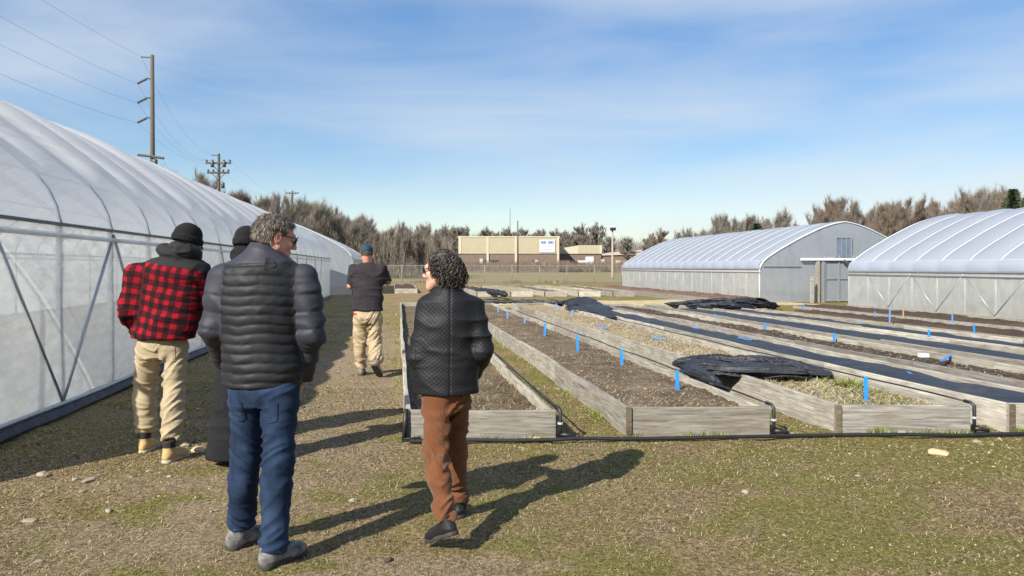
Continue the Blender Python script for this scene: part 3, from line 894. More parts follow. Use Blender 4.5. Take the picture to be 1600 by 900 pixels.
        for ax in range(3):
            A = np.moveaxis(ins, ax, 0); X = np.moveaxis(idx, ax, 0)
            a0 = A[:-1, 1:-1, 1:-1]; ch = a0 != A[1:, 1:-1, 1:-1]
            i, j, k = np.nonzero(ch)
            q = np.stack([X[i, j, k], X[i, j + 1, k], X[i, j + 1, k + 1], X[i, j, k + 1]], 1)
            fl = a0[i, j, k]
            if ax == 1: fl = ~fl
            q[~fl] = q[~fl][:, ::-1]
            Fs.append(q)
        return V, np.concatenate(Fs)
def normals(V, Fq):
    a, b, c, d = V[Fq[:, 0]], V[Fq[:, 1]], V[Fq[:, 2]], V[Fq[:, 3]]
    fn = np.cross(c - a, d - b)
    N = np.zeros_like(V)
    for i in range(4): np.add.at(N, Fq[:, i], fn)
    return N / np.maximum(np.linalg.norm(N, axis=1), 1e-9)[:, None]
def smooth_v(V, Fq, it=1, f=0.5):
    for _ in range(it):
        acc = np.zeros_like(V); n = np.zeros(len(V))
        for i in range(4):
            np.add.at(acc, Fq[:, i], V[Fq[:, (i + 1) % 4]]); np.add.at(n, Fq[:, i], 1)
        V = V + f * (acc / np.maximum(n, 1)[:, None] - V)
    return V
def fold_noise(V, sx, sy, sz, seed):
    n = vnoise(V[:, 0] * sx + seed, V[:, 1] * sy + seed * 1.7, V[:, 2] * sz)
    return 1 - np.abs(2 * n - 1)

# crumpled black sheet thrown across bed three, and the two heaps at the far ends
def crumple(label, segs, lo, hi, h, seed, amp, zmin_fn=None):
    s = Sdf(lo, hi, h)
    for a, b, ra, rb_ in segs: s.cone(a, b, ra, rb_, 0.05)
    V, Fq = s.mesh()
    N = normals(V, Fq)
    wq = V + 0.25 * np.stack([vnoise(V[:, 0] * 2 + seed, V[:, 1] * 2, V[:, 2] * 2)] * 3, 1)
    fz = fold_noise(wq, 1.3, 9.0, 10.0, seed) ** 2
    fz2 = fold_noise(wq, 4.0, 17.0, 20.0, seed + 4)
    V = V + N * ((fz - 0.5) * amp + (fz2 - 0.5) * amp * 0.6)[:, None]
    o = np.array([(lo[0] + hi[0]) / 2, (lo[1] + hi[1]) / 2, 0])
    ob = link('crumpled_sheet', fast_mesh('crumpled_sheet', V - o, Fq, M_FABRIC, True), None, tuple(o))
    return tag(ob, label, 'cover sheet', 'crumpled black sheets')
def g(px, py, z):   # point on the plane at height z
    return np.array(ground_at(px, py, z))
rc = random.Random(3)
def folded(label, runs, seed, nf=3.2, depth=0.42, hstep=150, kind='crumpled_sheet'):
    """gathered sheet: long tubes whose section is drawn into sharp lengthwise folds"""
    mb = MB(); o = np.mean([r[0][0] for r in runs], 0); o = np.array([o[0], o[1], 0])
    for ri, run in enumerate(runs):
        pts = np.array([r[0] for r in run]); rad = np.array([r[1:] for r in run])     # point, half depth, half height
        t = np.linspace(0, len(run) - 1, hstep)
        def itp(col):
            y = np.interp(t, np.arange(len(run)), col); k = np.ones(25) / 25
            return np.convolve(np.pad(y, 12, mode='edge'), k, mode='valid')
        C = np.stack([itp(pts[:, i]) for i in range(3)], 1); ry, rz = itp(rad[:, 0]), itp(rad[:, 1])
        T = np.gradient(C, axis=0); T /= np.linalg.norm(T, axis=1)[:, None]
        S = np.cross(T, [0, 0, 1.0]); S /= np.linalg.norm(S, axis=1)[:, None]; U = np.cross(S, T)
        na = 90
        ph = np.linspace(0, 2 * np.pi, na)
        sl = np.linspace(0, np.linalg.norm(pts[-1] - pts[0]), hstep)
        A, L = np.meshgrid(ph, sl)
        w = 1.1 * vnoise(L * 2.1, A * .6, seed + ri) + .5 * vnoise(L * 6.0, A * 1.5, seed + 7)
        f1 = 1 - np.abs(2 * vnoise(A * nf + w * 3, L * .9 + seed, 1.3 + ri) - 1)
        f2 = 1 - np.abs(2 * vnoise(A * nf * 2.7 + w * 4, L * 2.6 + seed, 5.3) - 1)
        f3 = vnoise(L * 3.1, A * 1.2, seed + 3) - .5
        rr = 1 - depth + depth * (f1 ** 2.5) * 1.3 + .14 * (f2 ** 2) + .5 * f3
        taper = np.clip(np.minimum(L / sl[-1], 1 - L / sl[-1]) * 9, 0, 1) ** .5
        rr = rr * (.12 + .88 * taper)
        X = C[:, None, :] + S[:, None, :] * (np.cos(A) * rr * ry[:, None])[..., None] + U[:, None, :] * (np.sin(A) * rr * rz[:, None])[..., None]
        mb.grid([[tuple(q - o) for q in row] for row in X])
    ob = mb.obj(kind, M_FABRIC, None, tuple(o), smooth=True)
    return tag(ob, label, 'cover sheet', 'crumpled black sheets')
folded('crumpled black sheet thrown across the front of the straw bed', [
  [(g(1046, 569, .31), .10, .05), (g(1078, 566, .34), .24, .07), (g(1120, 566, .33), .32, .09), (g(1180, 569, .32), .34, .10), (g(1240, 574, .31), .32, .085), (g(1272, 580, .28), .20, .05), (g(1300, 588, .26), .10, .03)],
  [(g(1058, 572, .31), .10, .05), (g(1092, 573, .33), .20, .08), (g(1150, 579, .30), .22, .08), (g(1230, 583, .29), .20, .07), (g(1266, 585, .26), .10, .04)],
  [(g(1072, 574, .32), .10, .07), (g(1092, 584, .31), .13, .06), (g(1112, 594, .29), .11, .05), (g(1130, 602, .24), .05, .03)],
], 2.0)
folded('heap of black sheet at the far end of the first covered bed', [
  [(g(862, 474, .30), .2, .06), (g(893, 473, .30), .40, .12), (g(910, 476, .31), .5, .24), (g(928, 482, .29), .4, .15), (g(950, 490, .26), .28, .07), (g(980, 498, .24), .2, .04)],
  [(g(888, 480, .27), .2, .06), (g(908, 484, .28), .28, .10), (g(935, 491, .26), .22, .07), (g(960, 497, .24), .15, .04)],
], 5.0, depth=0.3)
folded('long low heap of black sheet in front of the middle greenhouse corner', [
  [(g(1032, 475, .28), .2, .05), (g(1080, 474, .3), .5, .10), (g(1120, 475, .3), .7, .20), (g(1160, 476, .28), .6, .22), (g(1192, 477, .22), .4, .14), (g(1215, 478, .12), .2, .05)],
  [(g(1070, 478, .28), .2, .05), (g(1110, 479, .28), .4, .14), (g(1150, 480, .26), .3, .12), (g(1180, 481, .2), .15, .05)],
], 9.0, depth=0.32)
segs = [(g(752 + 24 * k, 470.6 + 0.3 * k, 0.2), g(776 + 24 * k, 470.9 + 0.3 * k, 0.2), 0.06, 0.08) for k in range(5)]
lo = np.min([np.minimum(a, b) for a, b, _, _ in segs], 0) - 0.25; hi = np.max([np.maximum(a, b) for a, b, _, _ in segs], 0) + 0.25
crumple('thin rolled black sheet along the far ends of the near beds', segs, lo, hi, 0.05, 3.0, 0.07)
# black sheet on a far bed
a = np.array(ground_at(748, 453, 0.28)); b = np.array(ground_at(790, 459.5, 0.28))
segs = [(a + (b - a) * i / 4 + np.array([rc.uniform(-.1, .1), 0, 0]), a + (b - a) * (i + 1) / 4, 0.10, 0.10) for i in range(4)]
lo = np.min([np.minimum(p, q) for p, q, _, _ in segs], 0) - 0.4; hi = np.max([np.maximum(p, q) for p, q, _, _ in segs], 0) + 0.4
crumple('black sheet lying along a bed of the far block beyond the woman', segs, lo, hi, 0.07, 7.0, 0.12)

# ------------------------------------------------------------------ irrigation
pp = [W(0.0, 6.66, 0.03)]
pts = [(640, 690.5), (720, 689.5), (800, 688), (868, 688), (900, 687), (975, 685.5), (1080, 685), (1190, 684), (1215, 681), (1307, 680.5), (1420, 681), (1503, 680), (1560, 679), (1650, 679), (1900, 678)]
pipe = [Vector(ground_at(x, y, 0.03)) for x, y in pts]
for i, p in enumerate(pipe): p.z = 0.035 + 0.008 * math.sin(i * 2.1)
o = MB().tube(pipe, 0.017, 8).obj('irrigation_pipe', M_BLACK, smooth=True)
tag(o, 'long black water pipe on the grass along the bed fronts', 'pipe')
def riser(label, bed, w, sk, ylen, hose=True, xoff=0.04):
    """stand pipe at the right front corner with a drip hose along the top of the right boards"""
    root = thing('drip_riser', label, 'water pipe', tuple(bed.matrix_basis @ Vector((w + xoff, sk - 0.02, 0))), TH, 'drip hoses of the beds')
    MB().tube([(0, 0, 0.02), (0, 0, 0.12), (0.0, 0.0, 0.265), (-0.012, 0.03, 0.292), (-0.03, 0.09, 0.297)], 0.016, 8).obj('riser', M_BLACK, root, smooth=True)
    MB().tube([(0, 0, 0.148), (0, 0, 0.166)], 0.025, 10).obj('clamp', M_CLAMP, root)
    MB().tube([(0, 0, 0.055), (0.07, -0.01, 0.05), (0.13, -0.02, 0.035)], 0.02, 8).obj('elbow', M_BLACK, root, smooth=True)
    if hose:
        MB().tube([(-0.03 - 0.004 * math.sin(y * 1.7), 0.09 + y, 0.297 + 0.006 * math.sin(y * 2.3)) for y in np.linspace(0, ylen, 30)], 0.0085, 6).obj('drip_hose', M_BLACK, root, smooth=True)
    return root
riser('black stand pipe with pale clamp at the corner of the bed behind the woman', BEDS[1], 1.335, -1.335 * math.tan(TH), 14, True)
riser('black stand pipe with pale clamp at the corner of the bare soil bed', BEDS[2], 1.29, -1.29 * math.tan(TH), 15)
riser('black stand pipe with pale clamp at the corner of the straw bed', BEDS[3], 1.23, -1.23 * math.tan(TH), 12)
r4 = thing('drip_riser', 'black stand pipe by the left corner of the bed behind the woman', 'water pipe', tuple(BEDS[1].matrix_basis @ Vector((0.02, -0.06, 0))), TH, 'drip hoses of the beds')
MB().tube([(-0.03, 0, 0.0), (-0.02, 0.0, 0.15), (-0.01, 0.02, 0.29)], 0.02, 8).obj('riser', M_BLACK, r4, smooth=True)
MB().tube([(-0.03, 0, 0.03), (-0.05, -0.02, 0.02), (0.12, -0.02, 0.03)], 0.018, 8).obj('elbow', M_BLACK, r4, smooth=True)

# ------------------------------------------------------------------ blue marker stakes
def stake(label, px, ytop, ybot, z=0.19, mat=None, wpx=8, lean=0.0, cat='stake', name='marker_stake', group='blue marker stakes in the beds'):
    x, y, _ = ground_at(px, ybot, z)
    h = (ybot - ytop) / F * y
    w = max(0.012, wpx / F * y / 2)
    o = MB()
    w = min(w * 0.8, 0.019)
    o.box(-w, w, -0.006, 0.006, -0.06, h * 0.97)
    o.add([(-w, -0.006, h * 0.97), (w, -0.006, h * 0.97), (w * 0.4, 0, h), (-w * 0.4, 0, h)], [(0, 1, 2, 3)])
    ob = o.obj(name, mat or M_BLUE, None, (x, y, z), (0, lean, 0))
    return tag(ob, label, cat, group)
S = [
 (1058, 579, 613, 'blue stake nearest the front in the bare soil bed'),
 (972, 545, 573, 'second blue stake from the front in the bare soil bed'),
 (903, 523, 551, 'third blue stake from the front in the bare soil bed'),
 (851, 505, 527, 'fourth blue stake from the front in the bare soil bed'),
 (820, 498, 508, 'short blue stake fifth from the front in the bare soil bed'),
 (793, 485, 499, 'teal blue stake sixth from the front in the bare soil bed'),
 (778, 480, 491, 'farthest blue stake in the bare soil bed'),
 (894, 484, 496, 'blue stake on the far boards of the straw bed'),
 (869, 474, 487, 'wide pale blue stake at the far end of the straw bed'),
 (1353, 588, 630, 'tall blue stake at the front of the straw bed beside weeds'),
 (1303, 520, 536, 'blue stake in the dark soil bed beside a green sprig'),
 (1195, 504, 516, 'blue stake halfway along the dark soil bed'),
 (1117, 491, 501, 'far blue stake in the dark soil bed'),
 (1451, 515, 533, 'tall blue stake between the two right covered beds'),
 (1203, 485, 495, 'blue stake on the covered bed beyond the dark soil bed'),
 (1166, 481, 487, 'small blue stake near the low heap of black sheet'),
 (1348, 500, 508, 'small blue stake at the narrow covered bed'),
 (1256, 475, 485, 'blue stake on the grass before the door posts'),
 (1390, 482, 501, 'tall blue stake before the right greenhouse corner'),
 (1367, 487, 495, 'small blue stake left of the tall one by the greenhouse corner'),
 (1488, 491, 501, 'blue stake close under the right greenhouse wall'),
 (1522, 507, 517, 'blue stake in the low brown soil bed at the right'),
 (1094, 474, 479, 'pair of blue stakes beside the low heap of black sheet'),
 (1101, 473, 479, 'right one of the pair of blue stakes by the low heap'),
]
for i, (px, a, b, lab) in enumerate(S):
    if px == 1094: lab = 'left one of the pair of blue stakes by the low heap'
    stake(lab, px, a, b, 0.18 if b > 500 or px < 1150 else 0.1, M_BLUE if b > 515 else M_BLUEP, 8 if b > 515 else 7, rc.uniform(-0.05, 0.05))
stake('tan wooden stake before the right greenhouse', 1411, 481, 500, 0.1, M_TAN, 6, 0.02, name='wooden_stake', group=None)
# blue strips that have fallen over
def strip(label, pts, z, wd=0.022):
    vs = [Vector(ground_at(x, y, z)) for x, y in pts]
    mb = MB()
    rows = []
    for i, p in enumerate(vs):
        t = (vs[min(i + 1, len(vs) - 1)] - vs[max(i - 1, 0)]).normalized()
        nn = Vector((-t.y, t.x, 0)) * wd
        rows.append([p + nn + Vector((0, 0, 0.0)), p + nn * 0.6 + Vector((0, 0, 0.012)), p - nn * 0.6 + Vector((0, 0, 0.012)), p - nn])
    o = vs[0].copy()
    rows = [[q - o for q in r] for r in rows]
    ob = mb.grid(rows).obj('marker_strip', M_BLUE, None, o)
    return tag(ob, label, 'marker strip', 'fallen blue strips')
strip('blue strip lying across the straw bed near its far half', [(933, 508), (941, 511), (950, 514)], 0.235)
strip('blue strip lying flat on the middle of the straw bed', [(1020, 527.5), (1031, 529), (1042, 530)], 0.235)
strip('blue strip lying on the far part of the black sheet', [(1076, 513), (1084, 512.5), (1092, 513)], 0.255)
strip('blue strip lying on the black sheet above the crumpled one', [(1154, 528), (1164, 530), (1176, 531.5)], 0.255)
strip('curved blue strip lying on the black sheet at the right', [(1419, 582), (1424, 585.5), (1432, 588), (1441, 589)], 0.255)
strip('blue strip leaning on the boards of the dark soil bed', [(1469, 565), (1478, 559.5), (1487, 554.5)], 0.27)
o = MB().box(-0.06, 0.06, -0.04, 0.04, 0, 0.055).obj('white_block', M_STEELW, None, tuple(W(8.02, 8.95, 0.28)), (0, 0, TH))
x, y, z = ground_at(1443, 558, 0.285); o.location = (x, y, 0.285)
tag(o, 'small white block lying on the boards of the dark soil bed', 'block')

# ------------------------------------------------------------------ stones
def stone(label, px, py, wd, mat, seed, flat=0.45, group=None):
    x, y, _ = ground_at(px, py)
    r = np.random.RandomState(seed)
    bm = bmesh.new(); bmesh.ops.create_icosphere(bm, subdivisions=3, radius=1)
    for v in bm.verts:
        c = v.co
        f = 0.7 + 0.6 * float(vnoise(c.x * 1.4 + seed, c.y * 1.4, c.z * 1.4)) + 0.15 * float(vnoise(c.x * 5, c.y * 5 + seed, c.z * 5))
        v.co = Vector((c.x * wd * f, c.y * wd * 0.7 * f, c.z * wd * flat * f))
    me = bpy.data.meshes.new('stone'); bm.to_mesh(me); bm.free(); me.materials.append(mat)
    o = link('stone', me, None, (x, y, float(ground_z(x, y)) + wd * flat * 0.45), (0, 0, r.uniform(0, 6)))
    return tag(o, label, 'stone', group)
stone('flat tan stone on the grass in front of the bed corners at the right', 1467, 708, 0.07, M_STONEO, 1, 0.4)
stone('small white stone on the grass near the right edge', 1526, 692, 0.035, M_STONE, 2)
stone('pale broken stone on the bare ground at the lower left', 45, 818, 0.04, M_STONE, 3, 0.3)
stone('pale stone at the edge of the greenhouse shadow on the left', 68, 744, 0.05, M_STONE, 4)
stone('flat pale stone among gravel below the left boot', 140, 752, 0.055, M_STONE, 5, 0.3)
stone('small white stone on the trodden ground left of the jeans', 170, 799, 0.028, M_STONE, 6)
stone('white stone in the shadow beside the tan boots', 288, 698, 0.04, M_STONE, 7)
stone('long tan stone right of the tan boots', 310, 706, 0.07, M_STONEO, 8, 0.35)
stone('pale stone on the grass right of the blue jeans', 552, 784, 0.03, M_STONE, 9)
stone('tan stone under the corner of the bed behind the woman', 836, 690, 0.07, M_STONEO, 10, 0.35)
stone('small dark stone in the grass at the lower middle', 607, 877, 0.025, simple('dark_stone', (0.06, 0.05, 0.04), None, 0.9), 11)
for i, (px, py) in enumerate([(250, 742), (232, 738), (118, 750), (205, 748), (265, 748), (1165, 772), (1225, 838), (1340, 745), (130, 770), (330, 800), (60, 880)]):
    stone('small stone chip on the trodden ground', px, py, 0.014 + 0.006 * (i % 3), M_STONE, 20 + i, 0.5, 'stone chips on the ground')

# ------------------------------------------------------------------ grass
def grass_blades(name, n, seed, xr, yr, lmin, lmax, wd, mat, power=2.0, up=(0.15, 0.9), lib=None, keep=None):
    r = np.random.RandomState(seed)
    t = r.rand(n)
    # density falls off with distance from the path people stand on
    y = yr[0] * (yr[1] / yr[0]) ** (t ** (1.0 if power == 2 else power))
    x = xr[0] + (xr[1] - xr[0]) * r.rand(n)
    x = x * (y / yr[1]) if lib else x
    m = np.ones(n, bool) if keep is None else keep(x, y)
    # patchy cover
    pt = vnoise(x * 0.9, y * 0.9, 4.4) * 0.6 + vnoise(x * 3, y * 3, 8.4) * 0.4
    m &= r.rand(n) < np.clip((pt - 0.25) * 3.0, 0.3, 1)
    x, y = x[m], y[m]; n = len(x)
    a = r.uniform(0, 2 * np.pi, n)
    dist = np.hypot(x, y)
    ln = r.uniform(lmin, lmax, n); w = wd * r.uniform(0.6, 1.3, n) * np.clip(dist / 5, 0.8, 4)
    up_ = r.uniform(up[0], up[1], n) ** 1.5
    lay = np.sqrt(1 - np.clip(up_, 0, 0.98) ** 2)
    z = ground_z(x, y) + 0.001
    px, py = -np.sin(a) * w / 2, np.cos(a) * w / 2
    mx, my = np.cos(a) * ln * lay * 0.5, np.sin(a) * ln * lay * 0.5
    v = np.stack([np.stack([x - px, y - py, z], -1), np.stack([x + px, y + py, z], -1),
                  np.stack([x + mx + px * .8, y + my + py * .8, z + ln * up_ * 0.6], -1), np.stack([x + mx - px * .8, y + my - py * .8, z + ln * up_ * 0.6], -1),
                  np.stack([x + 2 * mx, y + 2 * my, z + ln * up_ * 0.85], -1)], 1).reshape(-1, 3)
    b = np.arange(n)[:, None] * 5
    f = np.concatenate([b + np.array([[0, 1, 2]]), b + np.array([[0, 2, 3]]), b + np.array([[3, 2, 4]])])
    o = link(name, fast_mesh(name, v, f, mat))
    o['kind'] = 'stuff'
    return o
BED_U = [(0.06, 1.395), (2.07, 3.36), (4.02, 5.25), (5.66, 6.55), (6.92, 7.98), (8.4, 9.62), (9.95, 10.95), (11.3, 12.5), (12.9, 16.9)]
def not_bed(x, y):
    u = CT * x + ST * y; v = -ST * x + CT * y
    m = u > -3.4
    for a, b in BED_U:
        m &= ~((u > a - 0.0) & (u < b + 0.0) & (y > 6.60) & (v < 27.2))
    return m
grass_blades('grass', 300000, 1, (-4.5, 6.5), (2.7, 9.5), 0.012, 0.05, 0.0044, M_BLADE, keep=not_bed, up=(0.03, 0.6))
grass_blades('grass', 70000, 2, (-8, 20), (9.0, 30), 0.03, 0.07, 0.005, M_BLADE, keep=not_bed, up=(0.05, 0.7))
def crumbs(name, n, seed, xr, yr, s0, s1, mat):
    """loose crumbs of soil and thatch lying on the turf, four-sided little lumps"""
    r = np.random.RandomState(seed)
    y = yr[0] * (yr[1] / yr[0]) ** r.rand(n); x = xr[0] + (xr[1] - xr[0]) * r.rand(n)
    m = not_bed(x, y) & (r.rand(n) < np.clip((vnoise(x * 1.1, y * 1.1, 14.4) * .6 + vnoise(x * 4, y * 4, 2.4) * .4 - 0.3) * 3.5, 0.12, 1))
    x, y = x[m], y[m]; n = len(x)
    s = s0 * (s1 / s0) ** (r.rand(n) ** 2) * np.clip(np.hypot(x, y) / 5, .8, 2)
    a = r.uniform(0, 6.28, n); e = r.uniform(.6, 1.6, n); z = ground_z(x, y)
    P_ = []
    for k in range(4):
        q = a + k * 1.571 + r.uniform(-.3, .3, n); rr = s * (e if k % 2 else 1) * r.uniform(.6, 1.2, n)
        P_.append(np.stack([x + np.cos(q) * rr, y + np.sin(q) * rr, z - .002], -1))
    P_.append(np.stack([x + r.normal(0, .25, n) * s, y + r.normal(0, .25, n) * s, z + s * r.uniform(.4, 1.0, n)], -1))
    v = np.stack(P_, 1).reshape(-1, 3); b = np.arange(n)[:, None] * 5
    f = np.concatenate([b + np.array([[k, (k + 1) % 4, 4]]) for k in range(4)])
    o = link(name, fast_mesh(name, v, f, mat)); o['kind'] = 'stuff'
crumbs('soil_crumbs', 42000, 31, (-4.5, 6.5), (2.7, 9.5), .003, .012, M_CRUMB)
# taller tufts at the foot of the boards
def foot_tufts():
    r = np.random.RandomState(9)
    xs, ys = [], []
    for a, b, Y in ((0.06, 1.395, 6.63), (2.07, 3.36, 6.78), (4.02, 5.25, 6.88), (5.66, 6.55, 6.94)):
        for k in range(420):
            f = r.rand(); u = a + (b - a) * f
            v = vfront(a, Y) - (u - a) * math.tan(TH) - 0.03 - abs(r.normal()) * 0.03
            if vnoise(u * 5, 2.0, 3.0) < 0.42: continue
            p = W(u, v); xs.append(p[0]); ys.append(p[1])
    for u in (1.43, 2.03, 3.40, 3.98, 5.29, 5.62, 6.6, 6.88, -0.02):
        for k in range(900):
            v = 6.7 + r.rand() ** 1.6 * 14
            if vnoise(u * 3, v * 1.6, 9.0) < 0.45: continue
            p = W(u + r.normal() * 0.025, v); xs.append(p[0]); ys.append(p[1])
    x, y = np.array(xs), np.array(ys); n = len(x)
    a = r.uniform(0, 2 * np.pi, n); ln = r.uniform(0.03, 0.10, n); w = 0.005 * r.uniform(0.6, 1.3, n)
    z = ground_z(x, y); px, py = -np.sin(a) * w, np.cos(a) * w
    v = np.stack([np.stack([x - px, y - py, z], -1), np.stack([x + px, y + py, z], -1), np.stack([x + np.cos(a) * ln * 0.5, y + np.sin(a) * ln * 0.5, z + ln * 0.8], -1)], 1).reshape(-1, 3)
    o = link('edge_grass', fast_mesh('edge_grass', v, np.arange(3 * n).reshape(-1, 3), M_GREEN)); o['kind'] = 'stuff'
foot_tufts()
# ------------------------------------------------------------------ bare winter trees
def gen_tree(seed, H, spread, ntwig, twl=0.9, trunk_r=0.16, low=0.22, upright=0.6, tw=0.020):
    """returns (trunk mesh builder, twig verts, faces)"""
    r = random.Random(seed)
    mb = MB(); V = []; Fc = []
    tips = []
    def limb(p, d, ln, rad, depth):
        pts = [p]; q = p.copy(); dd = d.copy()
        n = 4 if depth < 2 else 3
        for i in range(n):
            dd = (dd + Vector((r.uniform(-.22, .22), r.uniform(-.22, .22), r.uniform(-.05, .16)))).normalized()
            q = q + dd * (ln / n); pts.append(q.copy())
        mb.tube(pts, [max(rad * (1 - 0.62 * i / n), 0.012) for i in range(n + 1)], 5 if depth < 2 else 3, cap=False)
        if depth >= 3:
            tips.append((pts, dd, ln)); return
        nb = r.randint(3, 5) if depth else int(9 + H * 0.7)
        for k in range(nb):
            f = r.uniform(low if depth == 0 else 0.25, 0.98)
            i = min(int(f * n), n - 1); base = pts[i].lerp(pts[i + 1], f * n - i)
            a = r.uniform(0, 2 * math.pi)
            side = Vector((math.cos(a), math.sin(a), 0))
            nd = (dd * upright + side * (1 - upright * 0.55) * spread + Vector((0, 0, 0.28))).normalized()
            limb(base, nd, ln * (r.uniform(0.32, 0.5) if depth == 0 else r.uniform(0.42, 0.62)) * (1.15 - 0.55 * f if depth == 0 else 1), rad * (0.42 if depth == 0 else 0.5), depth + 1)
        tips.append((pts, dd, ln))
    limb(Vector((0, 0, -0.1)), Vector((r.uniform(-.06, .06), r.uniform(-.06, .06), 1)).normalized(), H * 0.86, trunk_r, 0)
    tips2 = tips
    for _ in range(ntwig):
        pts, dd, ln = tips2[int(r.random() * len(tips2))]
        f = r.uniform(0.35, 1.0); n = len(pts) - 1
        i = min(int(f * n), n - 1); b = pts[i].lerp(pts[i + 1], f * n - i)
        if b.z < H * low * 0.8: continue
        t = (dd * 0.4 + Vector((r.gauss(0, .34), r.gauss(0, .34), r.gauss(0.7, .3)))).normalized()
        l = twl * r.uniform(0.4, 1.15)
        s = t.cross(Vector((r.gauss(0, 1), r.gauss(0, 1), r.gauss(0, 1)))).normalized() * tw * r.uniform(0.6, 1.3)
        m = b + t * l * 0.55 + Vector((r.gauss(0, .05), r.gauss(0, .05), r.gauss(0, .05))) * l
        e = m + (t + Vector((0, 0, .25))).normalized() * l * 0.45
        k = len(V); V.extend([b - s, b + s, m + s * 0.6, m - s * 0.6, e])
        Fc.extend([(k, k + 1, k + 2), (k, k + 2, k + 3), (k + 3, k + 2, k + 4)])
    return mb, V, Fc
PROTO = []
for i, (H, sp, nt, m, up, tw) in enumerate([(10, 0.55, 6000, M_TWIG, 1.1, .011), (11, 0.42, 5500, M_TWIGG, 1.3, .011), (9, 0.7, 6000, M_TWIG, 0.95, .011), (12, 0.55, 6500, M_TWIGR, 1.1, .012), (9.5, 0.65, 6500, M_TWIGR, 1.0, .012), (8, 0.7, 4600, M_TWIGG, 0.95, .010), (9, 0.9, 4200, M_TWIGG, 0.8, .040), (10, 0.8, 4200, M_TWIG, 0.85, .040)]):
    mb, V, Fc = gen_tree(40 + i, H, sp, nt, twl=1.0, trunk_r=0.13 + 0.012 * i, upright=up, tw=tw, low=0.16)
    tme = mb.mesh('trunk', M_BARK, True)
    cme = fast_mesh('crown', np.array(V), np.array(Fc), m)
    PROTO.append((tme, cme, float(np.percentile(np.array(V)[:, 2], 99.3))))
rt = random.Random(77)
def tree(kind, px, Y, topy, label, group, wid=1.0):
    x = (px - 800) / F * Y
    h = EYE + (HY - topy) / F * Y
    tme, cme, H = PROTO[kind]
    s = h / H
    root = thing('bare_tree', label, 'tree', (x, Y, 0), rt.uniform(0, 6.28), group)
    root.scale = (s * wid, s * wid, s)
    link('trunk', tme, root); link('crown', cme, root)
    return root
# left wood edge: top outline in photo pixels
OUT_L = [(250, 272), (300, 274), (345, 292), (385, 308), (430, 304), (475, 314), (520, 328), (560, 343), (600, 352), (640, 350), (690, 358), (740, 362), (800, 362)]
def outline(pts, px): return float(np.interp(px, [p[0] for p in pts], [p[1] for p in pts]))
LAB_L = ['bare grey brown tree in the wood edge behind the left greenhouses', 'bare upright tree in the wood edge behind the left greenhouses', 'bare spreading tree in the wood edge behind the left greenhouses']
ZL = [(342, 'standing left of the second power pole'), (410, 'right of the second power pole'), (470, 'around the far small power pole'), (556, 'above the far end of the left greenhouse'), (625, 'behind the capped man in the T-shirt'), (702, 'between the capped man and the long warehouse'), (2000, 'behind the roof of the long cream warehouse')]
ZR = [(1100, 'above the far end of the middle greenhouse'), (1180, 'above the middle of the middle greenhouse roof'), (1260, 'left of the gable peak of the middle greenhouse'), (1335, 'behind the gable peak of the middle greenhouse'), (1420, 'in the gap between the two right greenhouses'), (1520, 'above the ridge of the right greenhouse'), (9000, 'beside the evergreens at the right edge')]
def zone(Zs, p):
    return next(t for a, t in Zs if p < a)
k = 0
px = 258.0
while px < 860:
    for row in range(3):
        Y = (104, 122, 142)[row] + rt.uniform(-7, 7)
        if px > 682: Y += 200
        if px < 400 and row == 1: continue
        p = px + rt.uniform(-9, 9)
        kind = (0, 1, 2, 5)[k % 4] if px < 682 else (6, 7)[k % 2]
        top = outline(OUT_L, p) + rt.uniform(-7, 15) + row * 1
        tree(kind, p, Y, top, {0: 'bare grey brown tree ', 1: 'bare upright tree ', 2: 'bare spreading tree ', 5: 'pale bare tree ', 6: 'pale far tree ', 7: 'grey brown far tree '}[kind] + zone(ZL, p), 'trees of the left wood edge', rt.uniform(0.9, 1.25)); k += 1
    px += 15 if px > 420 else 21
# right cluster
OUT_R = [(1030, 374), (1080, 360), (1130, 338), (1170, 336), (1200, 350), (1250, 350), (1290, 330), (1330, 312), (1370, 325), (1400, 312), (1440, 318), (1475, 308), (1510, 318), (1530, 300), (1560, 300), (1600, 300), (1680, 300)]
k = 0; px = 1035.0
while px < 1690:
    for row in range(3):
        Y = (98, 112, 128)[row] + rt.uniform(-5, 5)
        p = px + rt.uniform(-10, 10)
        kind = (3, 4, 0, 4, 2)[k % 5] if px > 1250 else (0, 2, 5, 1)[k % 4]
        top = outline(OUT_R, p) + rt.uniform(-5, 14)
        tree(kind, p, Y, top, ({0: 'bare grey brown tree ', 1: 'bare upright tree ', 2: 'bare spreading tree ', 3: 'tall bare reddish tree ', 4: 'broad bare reddish tree ', 5: 'pale bare tree '}[kind] + zone(ZR, p)), 'trees behind the right greenhouses', rt.uniform(1.0, 1.3)); k += 1
    px += 18
# trees behind the warehouse
for px, Y, top, kind in ((875, 300, 362, 2), (888, 290, 360, 5), (918, 300, 350, 1), (928, 310, 352, 1), (905, 320, 362, 0), (955, 320, 370, 0), (985, 300, 372, 2), (1015, 290, 360, 5), (1008, 300, 372, 0)):
    tree(6 + kind % 2, px, Y, top, 'far bare tree behind the cream warehouses', 'far trees behind the warehouses', 1.3)
# solitary taller trees on the right skyline
tree(5, 1192, 96, 328, 'thin bare tree standing above the ridge of the middle greenhouse', None)
tree(1, 1525, 92, 292, 'tall narrow bare tree left of the evergreen at the right edge', None, 0.8)
